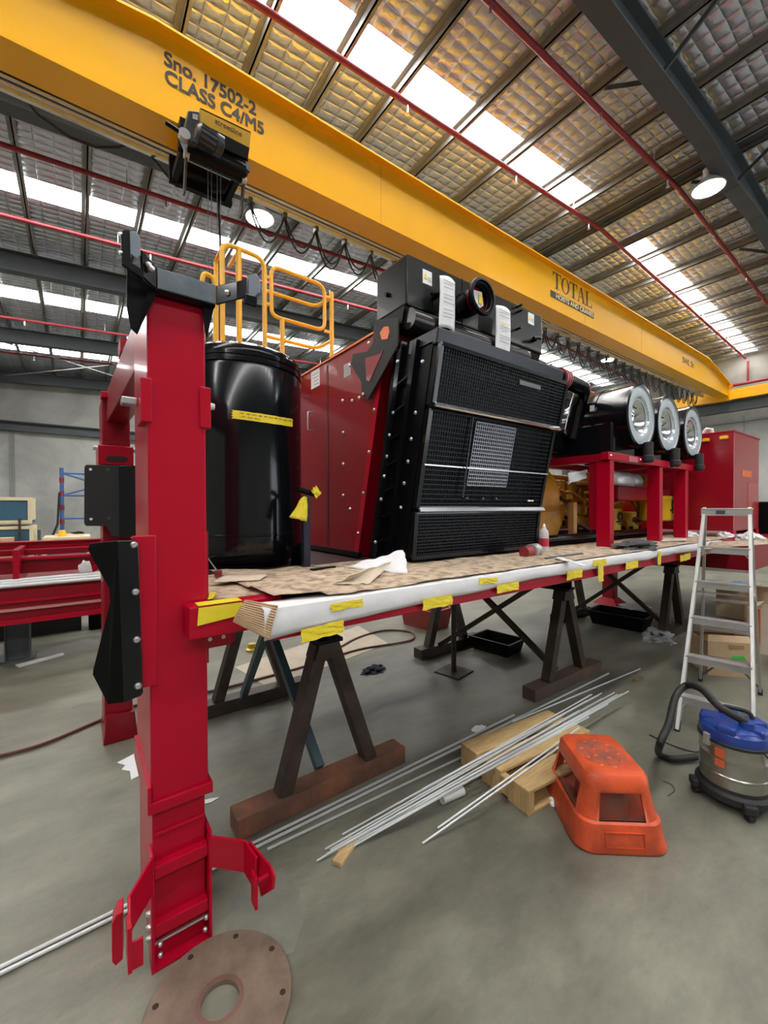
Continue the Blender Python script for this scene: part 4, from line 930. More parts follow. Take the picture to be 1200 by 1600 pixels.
def sheetpaper(cx, w_, ztop, h_, y, label, yellow=False):
    t2 = None
    def f(u, v):
        return Vector((cx-w_/2+w_*u-0.01*v, y-0.015*math.sin(u*PI)+0.02*v*v-0.02*v+0.004*nz(u, v*2, cx), ztop-h_*v+0.008*math.sin(u*PI)))
    o = MB().grid(f, 10, 12).build('paper_sheet', PAPER, smooth=True); o.modifiers.new('solid', 'SOLIDIFY').thickness = 0.001
    tag(o, label, 'paper')
    for k in range(11):
        if k in (3, 7): continue
        a = f(0.12, 0.1+k*0.07); b_ = f(0.12+0.5+0.3*random.random(), 0.1+k*0.07)
        MB().bar(a+Vector((0, -0.016, 0)), b_+Vector((0, -0.012, 0)), 0.001, 0.0045).build('print_line', TAPE if yellow and k == 4 else GINK, o)
a0 = PY(699, 440, 1.95); sheetpaper(a0.x, 0.14, PY(699, 436, 1.95).z, 0.335, 1.95, 'white printed sheet hanging left of the round opening on the coolant tank')
a0 = PY(786, 485, 1.95); sheetpaper(a0.x, 0.165, PY(786, 482, 1.95).z, 0.33, 1.95, 'white printed sheet hanging right of the round opening on the coolant tank', True)

# hose and pipe from the radiator
t = thing('charge_air_pipe', 'black bent pipe with red and silver hose joint at the top right of the radiator', 'pipe', (3.1, 2.0, 2.6))
q0 = PY(868, 590, 1.95); q1 = PY(886, 596, 2.0); q2 = PY(912, 606, 2.1)
pts = [q0, q1, q2, q2+Vector((0.12, 0.12, -0.12)), q2+Vector((0.12, 0.2, -0.45))]
MB().tube(rnd(pts, 0.12), 0.075, 20).build('pipe', BLACK, t, smooth=True)
d = (q1-q0).normalized()
for k, mm in enumerate((PIPER, ZINC, PIPER, ZINC, PIPER)):
    MB().cyl(q0+d*(0.03+0.028*k), q0+d*(0.055+0.028*k), 0.083 if mm is ZINC else 0.088, seg=24).build('hose_joint', mm, t, smooth=True)

# ================================================================== AIR CLEANERS AND THEIR STAND
t = thing('air_cleaner_stand', 'red square post stand carrying the three black air cleaners', 'stand', (4.6, 1.95, DZ))
for k, (px_, zz) in enumerate((((938, 858), 0), ((1021, 848), 0), ((1075, 838), 0))):
    q = PZ(*px_, DZ) ; x = (3.70, 4.74, 5.44)[k]
    pst = MB().box(x, x+0.075, 1.74, 1.86, DZ+0.012, 2.05).build('stand_post', RED, t, bevel=0.005)
    MB().box(x-0.08, x+0.18, 1.70, 1.95, DZ+0.004, DZ+0.016).build('base_plate', DRED, pst)
    if k == 0: MB().box(x+0.012, x+0.07, 1.86, 1.93, 1.45, 2.05).build('gusset', DRED, pst)
    MB().box(x, x+0.10, 1.74, 2.55, 2.05, 2.12).build('cross_arm', DRED, pst)
MB().box(3.66, 5.95, 1.735, 1.80, 2.06, 2.125).build('front_rail', RED, t, bevel=0.004)
MB().box(3.66, 5.95, 2.48, 2.54, 2.06, 2.125).build('rear_rail', DRED, t)
for px_ in ((954, 708), (1000, 727), (1048, 735)):
    q = PY(*px_, 1.735); bolts([(q.x, 1.735, 2.095)], 0.010, (0, -1, 0)).build('bolt', ZINC, t)
for x in (4.05, 4.95): MB().box(x, x+0.18, 1.7345, 1.735, 2.065, 2.115).build('rail_label', mat('pink_label', (0.45, 0.15, 0.17), 0.5), t)
def air_cleaner(x, z, r, label):
    g = thing('air_cleaner', label, 'air cleaner', (x, 2.2, z-r), 'black round air cleaners')
    Yf = 1.75
    A = (0, 1, 0)
    MB().lathe([(r-0.028, 0.0), (r, 0.004), (r, 0.03), (r-0.004, 0.035), (r-0.004, 0.30), (r+0.004, 0.302), (r+0.004, 0.335), (r-0.004, 0.337), (r-0.006, 0.42), (r*0.93, 0.5), (r*0.62, 0.78), (r*0.5, 0.82), (0, 0.82), (0, 0.80)], (x, Yf, z), A, 64, u=(1, 0, 0)).build('body', BLACK, g, smooth=True)
    bx = MB(); bx.box(x-r*0.98, x+r*0.5, Yf+0.12, Yf+0.78, 2.13, z-0.05); bx.build('lower_housing', BLACK, g, bevel=0.03)
    MB().lathe([(r*0.56, 0.028), (r*0.60, 0.012), (r*0.62, 0.010), (r*0.86, 0.010), (r-0.03, 0.014), (r-0.028, 0.002), (r-0.028, 0.03), (r*0.5, 0.03)], (x, Yf, z), A, 56, u=(1, 0, 0)).build('end_ring', ANNUL, g, smooth=True)
    MB().lathe([(r*0.60, 0.012), (r*0.58, 0.02), (r*0.50, 0.06), (r*0.30, 0.10), (r*0.10, 0.07), (0, 0.065)], (x, Yf, z), A, 48, u=(1, 0, 0)).build('inner_dish', CHROME, g, smooth=True)
    MB().tube([(x-0.03, Yf+0.05, z+0.0), (x-0.01, Yf+0.04, z+0.02), (x+0.02, Yf+0.04, z+0.03)], 0.010, 8).build('wing_nut', STEEL, g, smooth=True)
    for a in (60, 90, 120): MB().box(x+r*.36*math.cos(math.radians(a))-0.012, x+r*.36*math.cos(math.radians(a))+0.012, Yf+0.075, Yf+0.083, z+r*.36*math.sin(math.radians(a))-0.005, z+r*.36*math.sin(math.radians(a))+0.005).build('stamped_mark', INK, g)
    l = MB().box(x-r-0.01, x-r+0.01, Yf+0.30, Yf+0.34, z+0.06, z+0.12).build('clamp_latch', ZINC, g, bevel=0.003)
    MB().lathe([(0, 0.03), (0.042, 0.02), (0.042, -0.10), (0.052, -0.11), (0.052, -0.15), (0.035, -0.17), (0, -0.172)], (x+0.0, Yf-0.055, z-r+0.03), (0, 0, 1), 18).build('dust_valve', RUBBER, g, smooth=True)
    MB().box(x-0.035, x+0.035, Yf-0.05, Yf+0.15, z-r, z-r+0.04).build('valve_neck', BLACK, g)
    return g
air_cleaner(4.35, 2.52, 0.31, 'black round air cleaner with silver end, leftmost and nearest of three')
air_cleaner(5.00, 2.51, 0.305, 'black round air cleaner with silver end, middle of three')
air_cleaner(5.70, 2.50, 0.30, 'black round air cleaner with silver end, rightmost of three')
t = thing('intake_duct', 'black duct pieces joining the radiator pipe to the nearest air cleaner', 'duct', (3.7, 2.5, 2.2))
MB().box(3.20, 3.30, 2.40, 2.62, 2.12, 2.75).build('duct_upright', SATIN, t, bevel=0.01)
MB().tube(rnd([(3.25, 2.3, 2.66), (3.6, 2.5, 2.66), (4.0, 2.5, 2.55)], 0.1), 0.09, 18).build('duct_tube', BLACK, t, smooth=True)
MB().box(3.35, 4.05, 2.35, 2.62, 2.2, 2.42).build('duct_box', BLACK, t, bevel=0.03)

# ================================================================== ENGINE
t = thing('diesel_engine', 'large yellow diesel engine half hidden behind the radiator and red stand posts', 'engine', (4.6, 2.8, DZ))
q = PY(880, 785, 2.45); bxm = q.x
MB().lathe([(0, -0.02), (0.10, -0.02), (0.12, 0.02), (0.26, 0.06), (0.40, 0.14), (0.46, 0.2), (0.46, 0.26), (0.41, 0.27), (0.41, 0.62), (0, 0.62)], (3.35, 2.78, 1.74), (1, 0, 0), 48).build('bell_housing', ENGY, t, smooth=True)
for k in range(10):
    a = k*2*PI/10+0.2; MB().bar((3.42, 2.78+0.16*math.cos(a), 1.74+0.16*math.sin(a)), (3.55, 2.78+0.43*math.cos(a), 1.74+0.43*math.sin(a)), 0.03, 0.05).build('housing_rib', ENGY, t)
MB().box(3.9, 5.95, 2.62, 3.25, 1.40, 2.02).build('block', ENGY, t, bevel=0.02)
MB().plate([(3.45, 2.38, 1.32), (3.95, 2.38, 1.32), (4.15, 2.38, 1.62), (4.1, 2.4, 1.72), (3.5, 2.4, 1.60)], (0, 0.5, 0)).build('sump_end', ENGY, t, bevel=0.03)
for x in (4.05, 4.5, 4.95, 5.4):
    MB().box(x, x+0.34, 2.54, 2.62, 1.70, 1.95).build('side_cover', ENGY, t, bevel=0.02)
    MB().lathe([(0, 0.03), (0.05, 0.03), (0.06, 0)], (x+0.17, 2.54, 1.82), (0, -1, 0), 20).build('cover_plug', ENGY, t, smooth=True)
for k, (a, b, r) in enumerate((((928, 770), (1000, 765), 0.022), ((930, 790), (985, 770), 0.018), ((930, 782), (975, 783), 0.025), ((985, 775), (1003, 812), 0.035), ((960, 760), (1005, 752), 0.02))):
    pa, pb = PY(*a, 2.28), PY(*b, 2.28); mid = (pa+pb)/2+Vector((0, -0.04, -0.04 if k % 2 else 0.03))
    MB().tube(rnd([pa+Vector((0, 0.1, 0)), pa, mid, pb, pb+Vector((0, 0.1, 0))], 0.05), r, 12).build('fuel_pipe', ENGY, t, smooth=True)
def filt(px0, px1, py0, py1, Y):
    a, b = PY(px0, py1, Y), PY(px1, py1, Y); top = PY((px0+px1)/2, py0, Y).z; r = (b.x-a.x)*0.40; cx = (a.x+b.x)/2
    f = MB().lathe([(0, 0), (r*0.8, 0), (r, 0.015), (r, (top-a.z)*0.86), (r*1.06, (top-a.z)*0.87), (r*1.06, (top-a.z)), (0, top-a.z)], (cx, Y+r, a.z), (0, 0, 1), 28).build('oil_filter', mat('filter_yellow', (0.80, 0.50, 0.02), 0.4, var=0.12), t, smooth=True)
    MB().box(cx-r*0.35, cx+r*0.5, Y-0.004, Y+0.012, a.z+(top-a.z)*0.40, a.z+(top-a.z)*0.48).build('filter_band', INK, f)
    MB().box(cx-r*0.2, cx+r*0.4, Y-0.004, Y+0.012, a.z+(top-a.z)*0.32, a.z+(top-a.z)*0.36).build('filter_band', INK, f)
    MB().lathe([(r*0.18, 0), (r*0.34, 0), (r*0.34, 0.004), (r*0.18, 0.004)], (cx+r*0.05, Y-0.001, a.z+(top-a.z)*0.66), (0, -1, 0), 18).build('filter_mark', INK, f)
filt(955, 981, 795, 832, 2.35); filt(1040, 1063, 775, 815, 1.88); filt(986, 1006, 800, 830, 2.4)
mc = PY(948, 750, 2.2)
MB().lathe([(0, -0.02), (0.08, -0.02), (0.105, 0.02), (0.105, 0.42), (0.09, 0.46), (0.09, 0.48)], (mc.x, 2.2, mc.z), (1, 0, 0), 36).build('silver_canister', mat('heat_wrap', (0.75, 0.77, 0.80), 0.35, metal=0.5, var=0.1), t, smooth=True)
MB().lathe([(0.085, 0.48), (0.095, 0.50), (0.095, 0.66), (0.07, 0.68), (0, 0.68)], (mc.x, 2.2, mc.z), (1, 0, 0), 30).build('canister_end', mat('grey_cast', (0.30, 0.31, 0.31), 0.45, metal=0.5), t, smooth=True)
er = random.Random(11)
for k in range(26):   # castings, pipes and fittings along the side of the block
    x = er.uniform(3.95, 5.6); z = er.uniform(1.42, 1.98); w_ = er.uniform(0.04, 0.12); h_ = er.uniform(0.04, 0.14); d_ = er.uniform(0.05, 0.22)
    if k % 3 == 0: MB().cyl((x, 2.62, z), (x, 2.62-d_, z), w_*0.5, w_*0.45, 16).build('fitting', ENGY, t, smooth=True)
    elif k % 3 == 1: MB().box(x, x+w_*1.6, 2.62-d_, 2.62, z, z+h_).build('casting', ENGY, t, bevel=0.012)
    else:
        MB().tube(rnd([(x, 2.6, z), (x, 2.6-d_, z), (x+0.25, 2.6-d_, z-0.08), (x+0.3, 2.6-d_, z-0.25), (x+0.3, 2.6, z-0.25)], 0.05), 0.014+0.01*er.random(), 10).build('engine_pipe', ENGY if k % 2 else DSTEEL, t, smooth=True)
q = PY(1012, 748, 2.35); MB().box(q.x-0.04, q.x+0.06, 2.36, 2.48, q.z-0.14, q.z+0.12).build('bracket_casting', ENGY, t, bevel=0.02)
MB().box(4.55, 5.9, 2.05, 2.35, 1.72, 1.88).build('red_manifold', DRED, t, bevel=0.02)
MB().tube(rnd([PY(1058, 735, 1.88), PY(1067, 750, 1.88), PY(1064, 765, 1.88), PY(1058, 778, 1.88)], 0.03), 0.035, 12).build('exhaust_elbow', mat('bronze_pipe', (0.33, 0.13, 0.045), 0.45, metal=0.3), t, smooth=True)
MB().box(3.4, 6.0, 2.42, 2.56, DZ+0.01, 1.40).build('mount_rail', SATIN, t)
q = PY(895, 822, 2.3)
w_ = MB().box(q.x-0.02, q.x+0.045, 2.28, 2.34, DZ, PY(895, 785, 2.3).z); tag(w_.build('timber_batten', mat('batten', (0.55, 0.27, 0.10), 0.7, var=0.2)), 'orange brown timber batten standing upright in front of the yellow engine', 'timber')
tag(sheetobj('rag', (PY(886, 740, 2.25), PY(918, 735, 2.25), PY(916, 748, 2.2), PY(888, 758, 2.2)), mat('pale_rag', (0.62, 0.66, 0.68), 0.8), 'pale rag draped over the yellow bell housing', 'rag', 0.02), 'pale rag draped over the yellow bell housing', 'rag')
tag(MB().tube([(3.15, 2.22, 1.34), (6.0, 2.22, 1.34)], 0.05, 16).build('black_tube', BLACK, smooth=True), 'long black tube lying on the deck in front of the yellow engine', 'tube')
tag(MB().tube([PZ(853, 874, 1.30), PZ(909, 866, 1.30)], 0.014, 10).build('grey_rod', STEEL, smooth=True), 'thin grey rod on the deck in front of the long black tube', 'rod')

# ================================================================== RED CABINET
t = thing('red_cabinet', 'tall red sheet metal cabinet standing on the far end of the skid', 'cabinet', (6.7, 1.9, DZ))
MB().box(6.18, 7.25, 1.50, 2.75, 1.36, 2.54).build('body', mat('cabinet_red', (0.34, 0.003, 0.014), 0.28, var=0.1, coat=0.3), t, bevel=0.008)
MB().box(6.17, 7.26, 1.49, 2.76, 2.53, 2.545).build('roof_panel', RED, t)
for px_ in ((1103, 688), (1132, 684)):
    q = PX(*px_, 6.18); MB().box(6.14, 6.18, q.y-0.04, q.y+0.04, q.z-0.02, q.z+0.02).build('lifting_lug', RAILY, t, bevel=0.006)
for x, y in ((6.18, 1.5), (7.15, 1.5), (6.18, 2.65), (7.15, 2.65)):
    MB().box(x, x+0.10, y, y+0.10, DZ, 1.36).build('cabinet_leg', RED, t)
MB().box(6.5, 6.9, 1.497, 1.50, 2.02, 2.10).build('warning_band', ORG, t)
MB().box(6.75, 7.2, 1.497, 1.50, 1.55, 1.95).build('side_door', mat('door_red', (0.4, 0.01, 0.01), 0.25, coat=0.4), t)
tag(MB().tube([PX(1098, 678, 6.35), PX(1104, 670, 6.35), PX(1112, 671, 6.35), PX(1114, 680, 6.35)], 0.02, 8).build('white_clip', WHITEP, smooth=True), 'white plastic loop lying on top of the red cabinet', 'clip')
tag(MB().box(7.6, 8.4, 1.35, 1.9, DZ, 1.72).build('black_toolbox', SATIN, bevel=0.02), 'black box with pale label beside the right side of the red cabinet', 'box')

# ================================================================== CLUTTER ON THE DECK
q = PZ(850, 862, DZ+0.012)
t = thing('spray_bottle', 'clear and red plastic bottle standing beside the lower right corner of the radiator', 'bottle', (q.x, q.y, DZ+.012))
MB().lathe([(0, 0), (0.034, 0), (0.037, 0.008), (0.037, 0.13), (0.033, 0.165), (0.014, 0.19), (0, 0.19)], q, (0, 0, 1), 24).build('bottle_body', mat('bottle_grey', (0.55, 0.55, 0.58), 0.3, var=0.1), t, smooth=True)
MB().lathe([(0.0377, 0.045), (0.0378, 0.11)], q, (0, 0, 1), 24).build('bottle_label', mat('bottle_red', (0.5, 0.03, 0.06), 0.4), t, smooth=True)
MB().lathe([(0.014, 0.19), (0.014, 0.205), (0.006, 0.225), (0, 0.225)], q, (0, 0, 1), 16).build('bottle_cap', WHITEP, t, smooth=True)
q = PZ(829, 862, DZ+0.05)
t = thing('hose_coupling', 'red and silver hose coupling lying at the foot of the radiator beside the bottle', 'coupling', (q.x, q.y, DZ))
MB().cyl(q+Vector((-0.08, 0.0, 0)), q, 0.042, seg=22).build('red_sleeve', PIPER, t, smooth=True)
MB().lathe([(0.035, 0), (0.055, 0.002), (0.055, 0.02), (0.045, 0.03), (0.045, 0.05), (0.055, 0.06), (0.055, 0.08), (0, 0.08)], q, (1, 0.1, 0.02), 24).build('metal_clamp', ALU, t, smooth=True)
def blob(name, cx, cy, cz, rx, ry, rz, m_, label, cat, amp=0.35, sd=0, seg=20):
    bm = bmesh.new(); bmesh.ops.create_icosphere(bm, subdivisions=4, radius=1)
    for v in bm.verts:
        n = 1+amp*noise.noise(v.co*1.7+Vector((sd, 0, 0)))+amp*0.5*noise.noise(v.co*4+Vector((0, sd, 0)))
        v.co = Vector((v.co.x*rx*n, v.co.y*ry*n, max(v.co.z*rz*n, -rz*0.35)+rz*0.35))+Vector((cx, cy, cz))
    mb = MB(); mb.bm.free(); mb.bm = bm
    return tag(mb.build(name, m_, smooth=True), label, cat)
q = PZ(995, 856, DZ+.02); blob('dark_rag', q.x, q.y, DZ+.018, 0.30, 0.11, 0.045, GREYF, 'crumpled dark grey rag on the deck between the two red stand posts', 'rag', 0.6, 3)
q = PZ(1075, 838, DZ+.02); blob('white_rag', q.x, q.y, DZ+.01, 0.12, 0.10, 0.05, PAPER, 'crumpled white rag on the deck at the foot of the red cabinet', 'rag', 0.5, 5)
q = PZ(1133, 838, DZ+.02); blob('paper_wad', q.x, q.y, DZ+.01, 0.07, 0.07, 0.045, PAPER, 'small white paper wad on the deck seen through the top of the ladder', 'paper', 0.4, 8)
q = PZ(1168, 845, DZ+.02); blob('plastic_wrap', q.x, q.y, DZ+.01, 0.12, 0.10, 0.07, WHITEP, 'white plastic wrap on the deck behind the right ladder rail', 'plastic wrap', 0.6, 11)
q = PZ(1050, 846, DZ+.02); sheetobj('foam_offcut', (PZ(1034, 846, DZ+.03), PZ(1072, 845, DZ+.03), PZ(1072, 841, DZ+.03), PZ(1034, 842, DZ+.03)), KRAFT, 'pale sheet scrap on the deck right of the second stand post', 'paper sheet', 0.01)
sheetobj('pale_sheet', (PZ(1100, 858, DZ+.025), PZ(1200, 850, DZ+.025), PZ(1200, 842, DZ+.025), PZ(1110, 847, DZ+.025)), CARD, 'brown sheet covering the deck end in front of the red cabinet', 'cardboard', 0.006)
# bracket post in front of the red panel
q = PZ(478, 889, DZ)
t = thing('black_bracket_post', 'short black upright post on the deck between tank and red panel', 'post', (q.x, q.y, DZ))
MB().box(q.x-0.022, q.x+0.022, q.y-0.02, q.y+0.02, DZ, PY(478, 775, q.y).z).build('upright', mat('post_blueblack', (0.012, 0.018, 0.035), 0.3), t, bevel=0.003)
MB().box(q.x-0.05, q.x+0.06, q.y-0.06, q.y+0.03, DZ, DZ+0.012).build('base_plate', BLACK, t)
MB().plate([(q.x-0.02, q.y+0.02, DZ), (q.x-0.02, q.y+0.18, DZ), (q.x-0.02, q.y+0.15, DZ+0.12), (q.x-0.02, q.y+0.02, DZ+0.16)], (0.02, 0, 0)).build('stiffener', BLACK, t)
zt = PY(478, 772, q.y).z
MB().tube([(q.x-0.05, q.y, zt+0.03), (q.x+0.06, q.y, zt+0.0)], 0.018, 10).build('cross_stub', SATIN, t, smooth=True)
sheetobj('caution_ribbon', ((q.x-0.03, q.y-0.03, zt-0.02), (q.x-0.005, q.y-0.03, zt-0.02), (q.x-0.01, q.y-0.04, zt-0.17), (q.x-0.12, q.y-0.04, zt-0.14)), TAPE, 'torn yellow ribbon hanging left of the short black post', 'ribbon', 0.012, 8, 8)
sheetobj('caution_ribbon', ((q.x+0.02, q.y-0.03, zt+0.02), (q.x+0.06, q.y-0.03, zt+0.05), (q.x+0.09, q.y-0.03, zt+0.0), (q.x+0.05, q.y-0.04, zt-0.03)), TAPE, 'small yellow ribbon knotted on top of the short black post', 'ribbon', 0.012, 6, 6)
tag(MB().lathe([(0, 0), (0.018, 0), (0.02, 0.03), (0.012, 0.035), (0, 0.035)], PZ(341, 901, DZ+0.02), (0, 0, 1), 14).build('red_plug', REDPL, smooth=True), 'small red plug on the deck beside the near red post', 'plug')
tag(MB().tube([PX(320, 865, 0.62), PZ(340, 893, DZ+0.03)], 0.004, 6).build('steel_cable', ZINC), 'thin steel cable running down to the deck beside the near red post', 'cable')
tag(MB().obox(PZ(505, 890, DZ+.02), 0.16, 0.035, 0.025, rz=0.2).build('dark_offcut', SATIN), 'dark steel offcut on the deck at the foot of the red panel', 'offcut')

# ================================================================== STEPLADDER
def ladder():
    x0, y0, th, run, wb, wt, brun, h, bw = 3.591, 0.975, -1.396, 0.86, 0.427, 0.296, 0.30, 1.631, 0.42
    u = Vector((math.cos(th), math.sin(th), 0)); v = Vector((-u.y, u.x, 0)); o = Vector((x0, y0, 0))
    t = thing('step_ladder', 'aluminium stepladder standing open in front of the red cabinet', 'ladder', (x0+0.35, y0+0.1, 0))
    F = lambda s, tt: o+v*run*tt+u*(wb+(wt-wb)*tt)*s/2+Vector((0, 0, h*tt))
    B = lambda s, tt: o+v*(run+brun*(1-tt)+0.04)+u*(bw+(wt-bw)*tt)*s/2+Vector((0, 0, h*tt))
    for s in (-1, 1):
        r = MB(); r.bar(F(s, 0.0), F(s, 1), 0.025, 0.07, v); r.build('front_rail', ALU, t, bevel=0.003)
        MB().bar(F(s, 0)-v*0.02, F(s, 0)+v*0.05+Vector((0, 0, 0.05)), 0.035, 0.03).build('foot_pad', RUBBER, t)
        MB().bar(B(s, 0.0), B(s, 0.99), 0.022, 0.035, v).build('rear_rail', mat('alu_shade', (0.5, 0.49, 0.48), 0.35, metal=0.85), t, bevel=0.002)
        MB().bar(B(s, 0.0), B(s, 0)+Vector((0, 0, 0.05)), 0.032, 0.045, v).build('foot_pad', RUBBER, t)
        MB().bar(F(s, 0.60)+u*0.015*s, B(s, 0.52), 0.006, 0.02, (0, 0, 1)).build('spreader', ZINC, t)
        for k, tt in enumerate((0.139, 0.305, 0.472, 0.638, 0.804)):
            c = F(s, tt); 
            mb = MB(); 
            for dz in (0.0, 0.03): mb.lathe([(0, 0.004), (0.006, 0.003), (0.007, 0)], c-v*0.02+u*0.013*s+Vector((0, 0, dz)), u*s, 8)
            if k in (0, 4): MB().bar(F(s, tt)-u*0.07*s+Vector((0, 0, -0.0)), F(s, tt-0.055), 0.004, 0.02, v).build('corner_brace', ALU, t)
    for tt in (0.139, 0.305, 0.472, 0.638, 0.804):
        a, b = F(-1, tt), F(1, tt)
        st = MB(); st.bar(a, b, 0.085, 0.012); st.bar(a-v*0.036-Vector((0, 0, 0.022)), b-v*0.036-Vector((0, 0, 0.022)), 0.004, 0.05)
        st.build('tread', ALU, t)
    a, b = F(-1, 1)-u*0.02, F(1, 1)+u*0.02
    cap = MB().bar(a, b, 0.13, 0.012); cap.bar(a-v*0.06-Vector((0, 0, 0.028)), b-v*0.06-Vector((0, 0, 0.028)), 0.005, 0.06)
    c = cap.build('top_cap', ALU, t, bevel=0.003)
    m_ = (F(-1, 1)*0.62+F(1, 1)*0.38)-v*0.064-Vector((0, 0, 0.028)); MB().bar(m_-u*0.03, m_+u*0.03, 0.003, 0.03).build('badge', mat('badge_dark', (0.05, 0.05, 0.06), 0.4), c)
    for tt in (0.16, 0.33, 0.50, 0.67):
        MB().bar(B(-1, tt), B(1, tt), 0.02, 0.035, v).build('rear_bar', mat('alu_shade', (0.5, 0.49, 0.48), 0.35), t)
    MB().bar(F(-1, 0.58)+v*0.1, F(1, 0.58)+v*0.1, 0.012, 0.012).build('spreader_bar', ALU, t)
    for s in (-1, 1): MB().bar(B(s, 0.02)+Vector((0, 0, 0.02)), B(s, 0.15)-u*0.16*s, 0.015, 0.015).build('rear_brace', STEEL, t)
ladder()

# ================================================================== STEP STOOL
def stool():
    A = Vector((1.925, 1.055, 0)); u = Vector((0.773, -0.634, 0)).normalized(); v = Vector((-u.y, u.x, 0))
    c = A+u*0.215+v*0.235
    t = thing('step_stool', 'worn orange red moulded plastic step stool in the foreground', 'step stool', (c.x, c.y, 0))
    H = 0.335
    def ring(z, hw, hd, r, off=0.0, n=6, n2=6):
        P = []
        for cx_, cy2, a0 in ((hw-r, hd-r, 0), (-hw+r, hd-r, 90), (-hw+r, -hd+r, 180), (hw-r, -hd+r, 270)):
            for k in range(n+1):
                a = math.radians(a0+90*k/n); P.append(c+u*(cx_+r*math.cos(a))+v*(cy2+off+r*math.sin(a))+Vector((0, 0, z)))
        return P
    # levels: z, half width, half depth, corner radius
    lv = [(0.0, 0.222, 0.262, 0.09), (0.012, 0.226, 0.266, 0.09), (0.06, 0.216, 0.256, 0.09), (0.13, 0.203, 0.243, 0.08), (0.138, 0.192, 0.232, 0.08), (0.26, 0.165, 0.208, 0.07), (0.272, 0.165, 0.208, 0.07), (0.315, 0.158, 0.20, 0.06), (0.333, 0.146, 0.188, 0.06), (0.337, 0.12, 0.165, 0.06)]
    bm = bmesh.new(); rings = []
    for z, hw, hd, r in lv: rings.append([bm.verts.new(p) for p in ring(z, hw, hd, r)])
    n = len(rings[0])
    for i in range(len(rings)-1):
        for k in range(n):
            # corner indices 0..6 (++),7..13(-+),14..20(--),21..27(+-): faces between corner groups are the flat sides
            side = k % 7 == 6
            if i == 4 and side: continue   # openings between z .138 and .26
            bm.faces.new([rings[i][k], rings[i][(k+1) % n], rings[i+1][(k+1) % n], rings[i+1][k]])
    bm.faces.new(rings[-1])
    # inner skin of the openings: shelf sloping inwards
    mb = MB(); mb.bm.free(); mb.bm = bm
    o = mb.build('stool_body', ORANGE, t, smooth=True)
    o.modifiers.new('solid', 'SOLIDIFY').thickness = 0.010
    o.modifiers['solid'].offset = -1
    # inner shelf seen through the openings
    bm = bmesh.new(); a = [bm.verts.new(p) for p in ring(0.140, 0.186, 0.226, 0.07)]; b = [bm.verts.new(p) for p in ring(0.075, 0.10, 0.13, 0.05)]
    for k in range(n): bm.faces.new([a[k], a[(k+1) % n], b[(k+1) % n], b[k]])
    d_ = [bm.verts.new(p) for p in ring(0.325, 0.075, 0.105, 0.04)]
    for k in range(n): bm.faces.new([b[k], b[(k+1) % n], d_[(k+1) % n], d_[k]])
    mb = MB(); mb.bm.free(); mb.bm = bm
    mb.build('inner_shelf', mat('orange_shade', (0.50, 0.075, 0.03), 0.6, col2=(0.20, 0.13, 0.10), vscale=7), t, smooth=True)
    # worn top disc with round pips and a moulded panel on the front
    mb = MB()
    for k in range(9):
        a_ = k*2*PI/9; r_ = 0.105
        mb = MB().lathe([(0, 0.003), (0.010, 0.003), (0.014, 0)], c+u*r_*0.85*math.cos(a_)+v*r_*1.15*math.sin(a_)+Vector((0, 0, 0.337)), (0, 0, 1), 14)
        mb.build('grip_pip', ORANGE, t, smooth=True)
    for k in range(4):
        a_ = k*PI/2+0.5; r_ = 0.045
        MB().lathe([(0, 0.003), (0.011, 0.003), (0.015, 0)], c+u*r_*math.cos(a_)+v*r_*math.sin(a_)+Vector((0, 0, 0.337)), (0, 0, 1), 14).build('grip_pip', ORANGE, t, smooth=True)
    MB().lathe([(0, 0.0008), (0.118, 0.0008), (0.118, 0)], c+Vector((0, 0, 0.337)), (0, 0, 1), 32).build('worn_patch', mat('worn', (0.15, 0.075, 0.055), 0.8, col2=(0.52, 0.09, 0.035), vscale=14, thr=(0.40, 0.68)), t, smooth=True)
    f0 = c-v*0.262
    for a_, b_ in (((-0.09, 0.035), (0.09, 0.035)), ((-0.09, 0.10), (0.09, 0.10)), ((-0.09, 0.035), (-0.09, 0.10)), ((0.09, 0.035), (0.09, 0.10))):
        pa = c-v*(0.268-a_[1]*0.15)+u*a_[0]+Vector((0, 0, a_[1])); pb = c-v*(0.268-b_[1]*0.15)+u*b_[0]+Vector((0, 0, b_[1]))
        MB().bar(pa, pb, 0.006, 0.005).build('panel_ridge', ORANGE, t)
stool()

